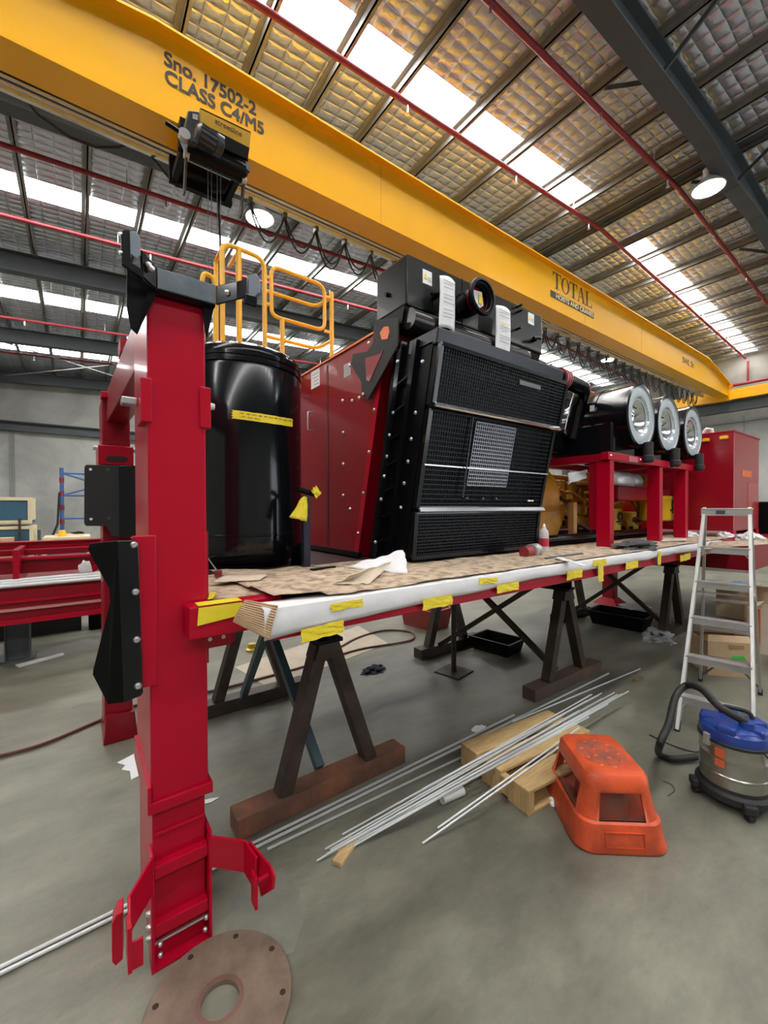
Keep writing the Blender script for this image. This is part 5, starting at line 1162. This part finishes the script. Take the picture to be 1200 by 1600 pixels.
# ================================================================== VACUUM CLEANER
def vacuum():
    c = PZ(1146, 1248, 0)
    t = thing('vacuum_cleaner', 'drum vacuum cleaner with blue lid and stainless steel tub at the right', 'vacuum cleaner', c)
    MB().lathe([(0, 0.09), (0.165, 0.09), (0.175, 0.10), (0.175, 0.185), (0.179, 0.19), (0.179, 0.20), (0.175, 0.205), (0.177, 0.29), (0.181, 0.295), (0.181, 0.303), (0.177, 0.31), (0.178, 0.37), (0.183, 0.378), (0.0, 0.378)], c, (0, 0, 1), 56).build('tub', STAIN, t, smooth=True)
    MB().lathe([(0, 0.05), (0.19, 0.05), (0.20, 0.06), (0.20, 0.095), (0.18, 0.11), (0.178, 0.13), (0, 0.13)], c, (0, 0, 1), 48).build('base_ring', RUBBER, t, smooth=True)
    for a in (35, 125, 215, 305):
        p = c+Vector((0.185*math.cos(math.radians(a)), 0.185*math.sin(math.radians(a)), 0))
        g = MB().obox(p+Vector((0, 0, 0.07)), 0.10, 0.07, 0.05, rz=math.radians(a)).build('caster_arm', RUBBER, t, bevel=0.01)
        q = p+Vector((0.02*math.cos(math.radians(a)), 0.02*math.sin(math.radians(a)), 0.026)); MB().cyl(q+Vector((0.012, -0.01, 0)), q-Vector((0.012, -0.01, 0)), 0.026, seg=18).build('caster_wheel', MBLACK, g, smooth=True)
    MB().lathe([(0.183, 0.378), (0.188, 0.38), (0.188, 0.395), (0.183, 0.40), (0, 0.40)], c, (0, 0, 1), 48).build('lid_rim', RUBBER, t, smooth=True)
    MB().lathe([(0.18, 0.40), (0.182, 0.42), (0.176, 0.455), (0.165, 0.47), (0.13, 0.48), (0.09, 0.488), (0, 0.49)], c, (0, 0, 1), 9).build('lid_core', BLUE, t, bevel=0.008)
    MB().lathe([(0.181, 0.395), (0.184, 0.415), (0.178, 0.45), (0.16, 0.465), (0, 0.465)], c, (0, 0, 1), 48).build('lid', BLUE, t, smooth=True)
    # motor head with notches
    for a in (20, 100, 180, 260, 320):
        p = c+Vector((0.12*math.cos(math.radians(a)), 0.12*math.sin(math.radians(a)), 0.47)); MB().obox(p, 0.11, 0.10, 0.05, rz=math.radians(a)).build('lid_lobe', BLUE, t, bevel=0.015)
    MB().cyl(c+Vector((-0.045, -0.075, 0.44)), c+Vector((-0.045, -0.075, 0.52)), 0.045, 0.038, 20).build('hose_socket', BLUE, t, smooth=True)
    h = MB().tube(rnd([c+Vector((0.06, 0.08, 0.47)), c+Vector((0.05, 0.08, 0.535)), c+Vector((0.09, -0.06, 0.535)), c+Vector((0.09, -0.08, 0.47))], 0.04), 0.013, 10).build('carry_handle', RUBBER, t, smooth=True)
    for a in (150, -30):
        p = c+Vector((0.19*math.cos(math.radians(a)), 0.19*math.sin(math.radians(a)), 0.385)); MB().obox(p, 0.025, 0.035, 0.07, rz=math.radians(a)).build('latch', ALU, t, bevel=0.004)
    # label and orange strip on the tub
    def lab(a0, a1, z0, z1, m_, nm):
        r = 0.1795; mb = MB().grid(lambda uu, vv: Vector((c.x+r*math.cos(a0+(a1-a0)*uu), c.y+r*math.sin(a0+(a1-a0)*uu), z0+(z1-z0)*vv)), 10, 1); mb.build(nm, m_, t)
    lab(math.radians(163), math.radians(180), 0.25, 0.36, mat('label_orange', (0.65, 0.13, 0.05), 0.5), 'tub_label')
    # hose: plugs in the lid, arches up, comes down and loops to the front of the tub
    s = c+Vector((-0.045*.88, -0.075*.88, 0.515*.92)); iv = lambda p: c+Vector(((p.x-c.x)/.88, (p.y-c.y)/.88, (p.z-c.z)/.92))
    P = [s, PY(1125, 1105, 0.76), PY(1098, 1078, 0.86), PY(1073, 1071, 0.97), PY(1055, 1090, 1.0), PY(1045, 1130, 0.98), PY(1032, 1160, 0.96)]
    g = PZ(1030, 1178, 0.04); P += [g, PZ(1052, 1186, 0.03), PZ(1092, 1182, 0.035)]
    pts = []
    for i in range(len(P)-1):
        p0, p1, p2, p3 = P[max(i-1, 0)], P[i], P[i+1], P[min(i+2, len(P)-1)]
        for k in range(10):
            s_ = k/10; pts.append(0.5*((2*p1)+(p2-p0)*s_+(2*p0-5*p1+4*p2-p3)*s_*s_+(3*p1-p0-3*p2+p3)*s_**3))
    pts.append(P[-1])
    pts = [iv(p) for p in pts]
    rs = [0.022*(1+0.05*(i % 2)) for i in range(len(pts))]
    MB().tube(pts, rs, 14).build('hose', MBLACK, t, smooth=True)
    k = 14; MB().tube(pts[k:k+6], 0.024, 14).build('hose_cuff', RUBBER, t, smooth=True)
    cp = [c+Vector((-0.09, -0.16, 0.39)), c+Vector((-0.08, -0.20, 0.34)), c+Vector((0.0, -0.215, 0.22)), c+Vector((0.04, -0.22, 0.08)), c+Vector((0.03, -0.235, 0.04))]
    MB().tube(rnd(cp, 0.05), 0.005, 6).build('power_cord', RUBBER, t, smooth=True)
    t.scale = (0.88, 0.88, 0.92)
vacuum()
tag(MB().tube(rnd([PZ(1015, 1148, .005), PZ(1050, 1165, .005), PZ(1085, 1176, .005), PZ(1100, 1172, .005)], 0.1), 0.004, 6).build('extension_lead', RUBBER), 'thin black cord lying on the floor inside the vacuum hose loop', 'cord')
tag(MB().tube(rnd([PZ(1036, 1220, .005), PZ(1050, 1225, .005), PZ(1056, 1235, .005), PZ(1044, 1243, .005)], 0.05), 0.003, 6).build('thin_wire', STEEL), 'faint thin wire on the floor between stool and vacuum cleaner', 'wire')

# ================================================================== FLOOR: RODS, PALLET, DISC, DEBRIS
def rod(a, b, za, zb_, r, label, group='loose galvanised rods', over=0):
    A = PZ(*a, za) if len(a) == 2 else Vector(a); B = PZ(*b, zb_) if len(b) == 2 else Vector(b)
    mid = []
    if over:
        f_ = (over-a[0])/(b[0]-a[0]); mid = [PZ(over, a[1]+(b[1]-a[1])*f_, zb_)]
    o = MB().tube([A]+mid+[B], r, 8).build('steel_rod', ROD, smooth=True)
    tag(o, label, 'rod', group)
rod((-0.6, 1.975, 0.010), PZ(951, 1052, .010), 0.01, 0.01, 0.0075, 'long silver rod on the floor passing behind the near red post', 'long floor rods')
rod((-0.6, 2.000, 0.010), (2.76, 2.03, 0.010), 0.01, 0.01, 0.0075, 'long silver rod side by side with the one passing behind the near post', 'long floor rods')
rod((418, 1327), (850, 1122), 0.01, 0.01, 0.0065, 'single silver rod between the long floor rods and the rod bundle')
rod((800, 1128), (1000, 1045), 0.01, 0.01, 0.0065, 'silver rod reaching farthest right on the floor in front of the middle trestle')
rod((660, 1318), (898, 1150), 0.006, 0.142, 0.0055, 'silver rod resting apart across the front of the pallet, longer of the two', over=792)
rod((684, 1294), (905, 1137), 0.006, 0.142, 0.0055, 'silver rod resting apart across the front of the pallet, shorter of the two', over=785)
rnd_ = random.Random(5)
ends = [((495, 1345), (905, 1110)), ((503, 1340), (960, 1082)), ((510, 1335), (940, 1092)), ((508, 1327), (918, 1094)), ((516, 1328), (930, 1088)), ((535, 1304), (925, 1085)), ((545, 1326), (982, 1080)), ((571, 1308), (950, 1100)), ((580, 1298), (965, 1085)), ((622, 1256), (935, 1087)), ((654, 1240), (922, 1086)), ((660, 1233), (940, 1083)), ((528, 1330), (920, 1120)), ((560, 1310), (972, 1084))]
ORD = ['first', 'second', 'third', 'fourth', 'fifth', 'sixth', 'seventh', 'eighth', 'ninth', 'tenth', 'eleventh', 'twelfth', 'thirteenth', 'fourteenth']
for i, (a, b) in enumerate(ends):
    lift = 0.012+0.007*(i % 3)
    A = PZ(*a, lift); zr = 0.1405+0.0085*(i % 3); B = PZ(*b, zr)
    mid = []
    for xe, zz in ((752, zr), (700, zr-0.022)):
        f_ = (xe-a[0])/(b[0]-a[0])
        if f_ > 0.06: mid.append(PZ(xe, a[1]+(b[1]-a[1])*f_, zz))
    o = MB().tube([A]+mid[::-1]+[B], 0.0044, 8).build('steel_rod', ROD, smooth=True); tag(o, 'silver rod in the pallet bundle, near end '+ORD[sorted(range(len(ends)), key=lambda k_: ends[k_][0][0]).index(i)]+' from the lower left', 'rod', 'bundle of silver rods across the pallet')
# pallet
def pallet():
    A, B, C_, D = PZ(720, 1193, 0.0), PZ(813, 1266, 0.0), PZ(905, 1190, 0.0), PZ(812, 1135, 0.0)
    u = (B-A).normalized(); L_ = 0.54; v = Vector((-u.y, u.x, 0)); 
    if v.x < 0: v = -v
    W_ = 0.85
    t = thing('wooden_pallet', 'small pine pallet under the bundle of silver rods', 'pallet', A+u*L_/2+v*W_/2)
    def bd(a0, a1, b0, b1, z0, z1, nm):
        P = [A+u*a+v*b+Vector((0, 0, z)) for z in (z0, z1) for a, b in ((a0, b0), (a1, b0), (a1, b1), (a0, b1))]
        return MB().hexa(P).build(nm, WOOD, t, bevel=0.003)
    for b0 in (0.0, 0.38, 0.76): pass
    for a0 in (0.0, 0.19, 0.39):
        bd(a0, a0+0.15, 0, W_, 0.115, 0.135, 'top_board')
        bd(a0, a0+0.15, 0, W_, 0.0, 0.018, 'bottom_board')
    for b0 in (0.0, 0.40, 0.80): bd(0, L_, b0, b0+0.045, 0.018, 0.115, 'bearer')
pallet()
tag(MB().obox(PZ(540, 1330, 0.012), 0.16, 0.05, 0.022, rz=0.5).build('wood_offcut', WOOD, bevel=0.003), 'short wood offcut under the near ends of the silver rods', 'wood')
tag(MB().lathe([(0, 0), (0.026, 0), (0.026, 0.15), (0, 0.15)], PZ(690, 1249, 0.027), (0.85, -0.1, 0), 18).build('paint_can', WHITEP, smooth=True), 'white and red can lying on the floor under the rod bundle', 'can')
c = PZ(340, 1556, 0.0)
t = thing('steel_disc', 'large rusty brown steel disc with centre hole lying in front of the red post foot', 'disc', (c.x, c.y, 0))
dc = Vector((0.365, 1.425, 0)); R1 = 0.232
MB().lathe([(0.06, 0.0), (0.06, 0.018), (0.063, 0.021), (R1-0.003, 0.021), (R1, 0.018), (R1, 0.0), (0.06, 0)], dc, (0, 0, 1), 72).build('disc_plate', DISC, t, smooth=True)
for k in range(8):
    a = k*PI/4+0.25; MB().lathe([(0, 0.0008), (0.009, 0.0008), (0.010, 0)], dc+Vector((R1*0.88*math.cos(a), R1*0.88*math.sin(a), 0.021)), (0, 0, 1), 14).build('bolt_hole', mat('hole_dark', (0.03, 0.015, 0.01), 0.8), t)
MB().lathe([(0.060, 0.0215), (0.074, 0.0215), (0.075, 0.021)], dc, (0, 0, 1), 60).build('hole_lip', mat('disc_rim', (0.20, 0.10, 0.075), 0.7, var=0.3), t, smooth=True)
def flat(name, pix, m_, label, cat, h=0.003, z=0.0):
    P = [PZ(*p, z+0.001) for p in pix]
    return tag(MB().plate(P, (0, 0, h)).build(name, m_), label, cat)
flat('paper_scrap', [(183, 1192), (210, 1178), (222, 1177), (222, 1210), (205, 1219), (203, 1205), (190, 1203), (196, 1196)], PAPER, 'torn white paper on the floor left of the near red post', 'paper')
flat('paper_scrap', [(313, 1252), (330, 1248), (343, 1246), (330, 1254), (318, 1257)], PAPER, 'thin white paper scrap right of the near red post foot', 'paper')
q = PZ(748, 1139); blob('paper_scrap', q.x, q.y, 0, 0.055, 0.03, 0.012, PAPER, 'crumpled white paper behind the long rods by the pallet', 'paper', 0.5, 2)
q = PZ(865, 1256); blob('paper_scrap', q.x, q.y, 0, 0.022, 0.03, 0.02, PAPER, 'small crumpled paper beside the left side of the orange stool', 'paper', 0.4, 4)
q = PZ(583, 1048); blob('blue_rag', q.x, q.y, 0, 0.13, 0.07, 0.03, mat('navy_cloth', (0.02, 0.025, 0.05), 0.9), 'dark blue rag on the floor behind the near trestle', 'rag', 0.7, 6)
q = PZ(997, 1062); blob('brass_clamp', q.x, q.y, 0, 0.10, 0.02, 0.02, mat('old_brass', (0.14, 0.11, 0.05), 0.5, metal=0.5), 'brass and black clamp on the floor right of the middle trestle', 'clamp', 0.6, 9)
q = PZ(1078, 1055-20, 0); 
q = PZ(1028, 1000, 0); blob('plastic_bag', q.x, q.y, 0, 0.16, 0.16, 0.08, PLAST, 'clear plastic bag crumpled on the floor left of the ladder', 'plastic bag', 0.7, 12)
q = PZ(428, 1385+30); 
flat('floor_sheet', [(367, 1043), (560, 978), (606, 1005), (470, 1058), (420, 1075)], mat('sheet_tan', (0.50, 0.44, 0.34), 0.8, var=0.2, vscale=5), 'tan sheet lying flat on the floor behind the near trestle', 'sheet')
q = PZ(394, 1016)
tag(MB().lathe([(0, 0), (0.07, 0), (0.07, 0.02), (0.045, 0.03), (0.04, 0.07), (0.045, 0.08), (0, 0.08)], q, (0, 0, 1), 20).build('brass_fitting', mat('brass', (0.6, 0.45, 0.08), 0.35, metal=0.8), smooth=True), 'small brass coloured cap on the floor behind the near trestle', 'cap')
P_ = [PZ(*p, 0.0) for p in ((350, 1462), (362, 1405), (400, 1372), (440, 1358), (468, 1392), (474, 1440), (458, 1488), (420, 1500))]
struct(MB().plate(P_, (0, 0, 0.0012)).build('trim_%d' % kk, mat('concrete_patch', (0.235, 0.235, 0.20), 0.45, col2=(0.15, 0.148, 0.12), vscale=5))); kk += 1
# red hose on the floor
P = [PZ(-40, 1190, .015), PZ(60, 1165, .015), PZ(150, 1128, .015), PZ(220, 1100, .015), PZ(330, 1080, .015), PZ(400, 1062, .015), PZ(480, 1040, .015), PZ(560, 1015, .015), PZ(620, 1005, .015), PZ(646, 998, .015), PZ(640, 987, .015), PZ(600, 985, .015), PZ(560, 996, .015), PZ(530, 1012, .015)]
pts = []
for i in range(len(P)-1):
    p0, p1, p2, p3 = P[max(i-1, 0)], P[i], P[i+1], P[min(i+2, len(P)-1)]
    for k in range(6):
        s_ = k/6; pts.append(0.5*((2*p1)+(p2-p0)*s_+(2*p0-5*p1+4*p2-p3)*s_*s_+(3*p1-p0-3*p2+p3)*s_**3))
tag(MB().tube(pts, 0.012, 8).build('air_hose', mat('hose_maroon', (0.10, 0.02, 0.02), 0.5), smooth=True), 'dark red air hose snaking over the floor beneath the skid', 'hose')
# adjustable prop
q = PZ(709, 1050)
t = thing('prop_stand', 'thin steel prop with square base plate under the skid', 'prop', q)
MB().obox(q+Vector((0, 0, 0.006)), 0.28, 0.28, 0.012, rz=0.2).build('base_plate', DSTEEL, t)
MB().cyl(q, q+Vector((0, 0, 0.75)), 0.026, seg=14).build('tube', DSTEEL, t, smooth=True)
MB().cyl(q+Vector((0, 0, 0.75)), Vector((q.x, q.y, DB)), 0.016, seg=12).build('screw', STEEL, t, smooth=True)
MB().tube([q+Vector((-0.0, 0, 0.72)), q+Vector((0.06, -0.04, 0.80))], 0.007, 6).build('pin', ZINC, t)
# crates and trays under the skid
def tray(name, cx, cy, w_, d_, h_, rz, m_, label, cat, t_=0.012, taper=0.85):
    M = Matrix.Translation((cx, cy, 0)) @ Matrix.Rotation(rz, 4, 'Z')
    bm = bmesh.new()
    def rg(f, z): return [bm.verts.new(M @ Vector((a*w_/2*f, b*d_/2*f, z))) for a, b in ((-1, -1), (1, -1), (1, 1), (-1, 1))]
    r0 = rg(taper, 0.0); r1 = rg(1, h_); r1b = rg(1.06, h_); r1c = rg(1.06, h_-0.02)
    r2 = [bm.verts.new(M @ Vector((a*(w_/2-t_), b*(d_/2-t_), h_))) for a, b in ((-1, -1), (1, -1), (1, 1), (-1, 1))]; r3 = [bm.verts.new(M @ Vector((a*(w_*taper/2-t_), b*(d_*taper/2-t_), t_))) for a, b in ((-1, -1), (1, -1), (1, 1), (-1, 1))]
    bm.faces.new(r0[::-1])
    for A_, B_ in ((r0, r1), (r1, r1c), (r1c, r1b), (r1b, r2), (r2, r3)):
        for k in range(4): bm.faces.new([A_[k], A_[(k+1) % 4], B_[(k+1) % 4], B_[k]])
    bm.faces.new(r3); mb = MB(); mb.bm.free(); mb.bm = bm
    return tag(mb.build(name, m_), label, cat)
tray('black_tray', 3.90, 3.10, 0.36, 0.50, 0.15, 0.12, SATIN, 'black plastic tray on the floor under the skid beside the prop', 'tray')
tray('black_tray', 6.10, 2.72, 0.45, 0.72, 0.19, 0.10, SATIN, 'black plastic tray on the floor right of the red deck leg', 'tray')
tray('red_crate', 3.92, 4.35, 0.42, 0.60, 0.27, 0.15, REDPL, 'red plastic crate on the floor beyond the middle of the skid', 'crate')
flat('paper_sheet', [(965, 944), (1000, 941), (1020, 950), (985, 953)], PAPER, 'white paper sheet lying over the rim of the right black tray', 'paper', z=0.2)
# cardboard boxes behind the ladder
def cbox(cx, cy, w_, d_, h_, rz, label, m_=CARD2, z=0.0, flaps=True, par=None):
    t = thing('cardboard_box', label, 'box', (cx, cy, z))
    M = Matrix.Translation((cx, cy, z)) @ Matrix.Rotation(rz, 4, 'Z')
    mb = MB(); P = lambda a, b, c_: M @ Vector((a, b, c_))
    for a0, a1, b0, b1 in ((-w_/2, w_/2, -d_/2, -d_/2+.006), (-w_/2, w_/2, d_/2-.006, d_/2), (-w_/2, -w_/2+.006, -d_/2+.006, d_/2-.006), (w_/2-.006, w_/2, -d_/2+.006, d_/2-.006)):
        mb.hexa([P(a0, b0, 0.006), P(a1, b0, 0.006), P(a1, b1, 0.006), P(a0, b1, 0.006), P(a0, b0, h_), P(a1, b0, h_), P(a1, b1, h_), P(a0, b1, h_)])
    mb.hexa([P(-w_/2, -d_/2, 0), P(w_/2, -d_/2, 0), P(w_/2, d_/2, 0), P(-w_/2, d_/2, 0), P(-w_/2, -d_/2, .006), P(w_/2, -d_/2, .006), P(w_/2, d_/2, .006), P(-w_/2, d_/2, .006)])
    mb.build('carton', m_, t)
    if flaps:
        MB().plate([P(-w_/2, -d_/2, h_), P(w_/2, -d_/2, h_), P(w_/2-.03, -d_/2+0.06, h_+0.05), P(-w_/2+.03, -d_/2+0.06, h_+0.05)], (0, 0, 0.004)).build('flap', m_, t)
        MB().plate([P(-w_/2, d_/2, h_), P(w_/2, d_/2, h_), P(w_/2-.02, d_/2-0.09, h_+0.03), P(-w_/2+.02, d_/2-0.09, h_+0.03)], (0, 0, 0.004)).build('flap', m_, t)
    return t, P
g, P = cbox(5.22, 1.36, 0.40, 0.34, 0.33, -0.85, 'open brown carton with green mark on the floor behind the ladder')
MB().plate([P(0.0, -0.173, 0.20), P(0.10, -0.173, 0.21), P(0.13, -0.173, 0.16), P(0.06, -0.173, 0.175), P(0.0, -0.173, 0.17)], (0, -0.003, 0)).build('green_mark', GREEN, g)
MB().plate([P(-0.02, -0.173, 0.31), P(0.10, -0.173, 0.31), P(0.10, -0.173, 0.27), P(-0.02, -0.173, 0.27)], (0, -0.003, 0)).build('carton_tape', mat('parcel_tape', (0.35, 0.22, 0.11), 0.4), g)
g, P = cbox(6.35, 1.10, 0.40, 0.55, 0.50, 0.05, 'tall pale carton at the right edge behind the ladder', KRAFT)
MB().plate([P(-0.203, 0.16, 0.10), P(-0.203, 0.23, 0.10), P(-0.203, 0.23, 0.50), P(-0.203, 0.16, 0.50)], (-0.003, 0, 0)).build('orange_panel', ORG, g)
g, P = cbox(5.75, 0.78, 0.35, 0.40, 0.24, 0.1, 'low carton with coloured print at the right edge of the floor', KRAFT, flaps=False)
MB().plate([P(-0.177, -0.1, 0.05), P(-0.177, 0.12, 0.05), P(-0.177, 0.12, 0.16), P(-0.177, -0.1, 0.16)], (-0.003, 0, 0)).build('printed_panel', mat('print_mix', (0.5, 0.2, 0.2), 0.5, col2=(0.05, 0.1, 0.3), vscale=20), g)
g, P = cbox(7.3, 1.35, 0.45, 0.5, 0.55, 0.0, 'upper kraft carton beyond the others under the deep end of the skid', CARD2)
sheetobj('green_cover', ((8.2, 1.25, 0.93), (9.5, 1.22, 0.93), (9.5, 1.15, 0.25), (8.2, 1.15, 0.3)), GREENT, 'dark green cover hanging at the right edge below the skid', 'cover', 0.02)
q = PZ(1160, 925, 0); blob('blue_bundle', q.x, q.y, 0, 0.22, 0.2, 0.14, mat('blue_cloth', (0.06, 0.16, 0.30), 0.8), 'small blue bundle on the floor behind the ladder treads', 'bundle', 0.4, 15)
tag(MB().tube([(7.9, 1.9, 0.45), (8.9, 0.9, 0.38)], 0.03, 8).build('grey_tube', STEEL, smooth=True), 'grey tube lying across cartons behind the ladder', 'tube')
tag(MB().box(7.8, 8.0, 1.0, 2.1, 0.0, 0.40).build('timber_stack', CREAMW), 'low pale timber block supporting the grey tube behind the ladder', 'timber')

# ================================================================== BACKGROUND, LEFT
Y0 = 5.6
def bx(x): return PY(x, 900, Y0).x
t = thing('red_steel_frame', 'long low red steel frame lying on a stand beyond the skid at the left', 'steel frame', (-2, 6.0, 0.55))
z = lambda y: PY(0, y, Y0).z
MB().box(-4.5, 0.55, Y0, Y0+0.12, z(975), z(925)).build('lower_beam', DRED, t)
MB().box(-4.5, 0.55, Y0-0.03, Y0+0.15, z(978), z(970)).build('lower_flange', RED, t)
MB().box(-4.5, 0.3, Y0-0.03, Y0+0.12, z(957), z(953)).build('lower_ledge', mat('pale_edge', (0.6, 0.25, 0.25), 0.3), t)
MB().box(-4.5, 0.55, Y0-0.03, Y0+0.12, z(944), z(940)).build('lower_ledge', RED, t)
MB().box(-4.5, 0.55, Y0+0.05, Y0+1.2, z(925), z(921)).build('deck_sheet', DRED, t)
MB().box(-4.5, 0.75, Y0+0.35, Y0+0.45, z(905), z(880)).build('upper_beam', DRED, t)
MB().box(-4.5, 0.75, Y0+0.30, Y0+0.47, z(882), z(878)).build('upper_flange', RED, t)
MB().box(-4.5, 0.75, Y0+0.9, Y0+1.0, z(868)-0.02, z(858)).build('top_beam', RED, t)
MB().box(-4.5, 0.75, Y0+0.85, Y0+1.05, z(858), z(858)+0.012).build('top_flange', RED, t)
MB().box(-4.5, 0.75, Y0+0.6, Y0+0.68, z(878), z(868)).build('mid_beam', DRED, t)
for x in (-1.5, -0.55, 0.35): MB().box(x, x+0.05, Y0+0.1, Y0+1.0, z(925), z(862)).build('cross_rib', RED, t)
MB().bar((-0.15, Y0+0.2, z(925)), (0.3, Y0+0.2, z(890)), 0.05, 0.06).build('diagonal', RED, t)
for k in range(3):
    tag(MB().tube([(-4.3, Y0+0.02+0.045*k, z(921)+0.02+0.002*k), (0.7, Y0+0.02+0.045*k, z(921)+0.045*k*0.6+0.02)], 0.020, 10).build('silver_pipe', ROD, smooth=True), ('lowest', 'middle', 'topmost')[k]+' of three long silver pipes resting on the red frame at the left', 'pipe')
q = PY(133, 885, Y0); blob('plastic_cover', q.x, Y0+0.15, q.z-0.08, 0.06, 0.05, 0.09, WHITEP, 'white plastic cap on the red frame beside the black guard', 'cap', 0.3, 21)
t = thing('frame_stand', 'dark steel beam stand under the red frame at the left edge', 'stand', (-0.55, 6.05, 0))
q0, q1 = PZ(15, 1025), PZ(40, 1022)
MB().box(-0.72, -0.40, 5.95, 6.25, 0.0, 0.02).build('base_plate', STEEL, t)
MB().box(-0.64, -0.46, 5.98, 6.0, 0.02, 0.54).build('web_plate', STEEL, t)
for x in (-0.65, -0.46): MB().box(x, x+0.015, 5.95, 6.2, 0.02, 0.54).build('flange', STEEL, t)
tag(MB().cyl((-0.62, 7.1, 0.42), (0.05, 7.2, 0.38), 0.17, 0.13, 24).build('timber_log', mat('log_brown', (0.25, 0.19, 0.13), 0.8, var=0.3), smooth=True), 'brown round log under the red frame at the left', 'log')
tag(MB().box(-2.0, 0.02, 7.0, 7.5, 0, 0.24).build('dark_plinth', MBLACK), 'low dark bench under the log at the left', 'bench')
tag(MB().box(0.10, 0.30, 6.9, 7.2, 0, 0.28).build('black_box', SATIN, bevel=0.02), 'small black box on the floor right of the log', 'box')
flat('white_strip', [(24, 1040), (98, 1021), (101, 1024), (30, 1043)], PAPER, 'white strip on the floor below the red frame at the left', 'strip', 0.01)
def crate(x0, x1, y, z0, z1, label):
    t = thing('panel_crate', label, 'crate', ((x0+x1)/2, y+0.5, z0))
    MB().box(x0+0.02, x1-0.02, y+0.01, y+1.0, z0, z1-0.02).build('panel', BLUEP, t)
    f = 0.07
    mb = MB(); mb.box(x0, x1, y-0.02, y+0.02, z0, z0+f); mb.box(x0, x1, y-0.02, y+1.0, z1-f, z1); mb.box(x0, x0+f, y-0.02, y+0.02, z0+f, z1-f); mb.box(x1-f, x1, y-0.02, y+1.0, z0+f, z1-f)
    mb.build('frame', CREAMW, t, bevel=0.004)
YC = 12.0
X = lambda px_: PY(px_, 800, YC).x
Z = lambda py_, px_=30: PY(px_, py_, YC).z
crate(-3.4, X(50), YC, Z(818), Z(777), 'blue panel crate with pale timber frame, upper one of the stack at the left edge')
crate(-3.4, X(52), YC, 0.55, Z(822), 'blue panel crate with pale timber frame, lower one of the stack at the left edge')
crate(X(66), X(141), YC, 0.45, Z(839, 100), 'low blue panel crate with tools on top beside the stacked crates')
tag(MB().box(-3.4, X(141), YC+0.1, YC+1, 0, 0.44).build('crate_base', MBLACK), 'dark base under the blue panel crates at the left', 'base')
tag(MB().box(-3.3, X(24), YC-0.6, YC-0.2, 0.2, Z(838)).build('tan_box', CARD2), 'brown box in front of the stacked crates at the left edge', 'box')
tag(MB().box(X(29), X(33), YC-0.1, YC-0.05, 0.0, Z(810)).build('dark_bar', DSTEEL), 'dark upright bar in front of the stacked crates', 'bar')
tag(MB().box(X(58), X(63), YC, YC+0.1, 0.0, Z(828, 60)).build('dark_bar', STEEL), 'short dark slab between the stacked crates and the low crate', 'bar')
tag(MB().lathe([(0, 0), (0.07, 0), (0.08, 0.06), (0.06, 0.14), (0, 0.15)], (X(96), YC+0.3, Z(839, 100)), (0, 0, 1), 16).build('yellow_tool', RAILY, smooth=True), 'yellow power tool standing on the low crate', 'tool')
tag(MB().box(X(84), X(132), YC+0.3, YC+0.6, Z(839, 100), Z(836, 100)).build('tool_board', CREAMW), 'flat board with small tools on the low crate', 'board')
q = (X(122), YC+0.4, Z(836, 100)); blob('tool_heap', q[0], q[1], q[2], 0.12, 0.1, 0.04, SATIN, 'heap of dark small tools on the board over the low crate', 'tool', 0.4, 31)
# scaffold tower
YS = 15.5
S = lambda px_, py_: PY(px_, py_, YS)
t = thing('scaffold_frame', 'blue metal scaffold frame standing against the back wall', 'scaffold', (S(97, 800).x, YS, 0))
x0 = S(97, 800).x; x1 = x0+1.9; zt_ = S(97, 731).z
for x in (x0, x1): MB().tube([(x, YS, 0), (x, YS, zt_)], 0.05, 10).build('upright', SCAF, t, smooth=True)
for k, yy in enumerate((739, 774, 810)):
    MB().tube([(x0, YS, S(97, yy).z), (x1, YS, S(97, yy).z)], 0.03, 8).build('cross_rail', SCAF, t, smooth=True)
MB().tube([(x0, YS, S(97, 739).z), (x1, YS, S(97, 774).z)], 0.025, 8).build('diagonal_brace', SCAF, t, smooth=True)
MB().tube([(x0, YS, S(97, 774).z), (x1, YS, S(97, 739).z)], 0.025, 8).build('diagonal_brace', SCAF, t, smooth=True)
for yy in (750, 771, 793, 815): MB().cyl((x0, YS, S(97, yy).z-0.07), (x0, YS, S(97, yy).z+0.07), 0.06, seg=10).build('red_sleeve', PIPER, t)
tag(MB().tube([(x0-0.05, YS-0.2, S(97, 770).z), (x0-0.1, YS-0.2, 1.2), (x0-0.35, YS-0.3, 0.5), (x0-0.4, YS-0.3, 0.03)], 0.03, 8).build('black_lead', RUBBER, smooth=True), 'black lead hanging down the scaffold frame', 'lead')
# things seen between the skid and the far wall on the right
tag(MB().box(12.5, 14.5, 6.0, 8.0, 0, 1.25).build('grey_machine', STEEL, bevel=0.03), 'grey machine on the floor far behind the yellow engine', 'machine')
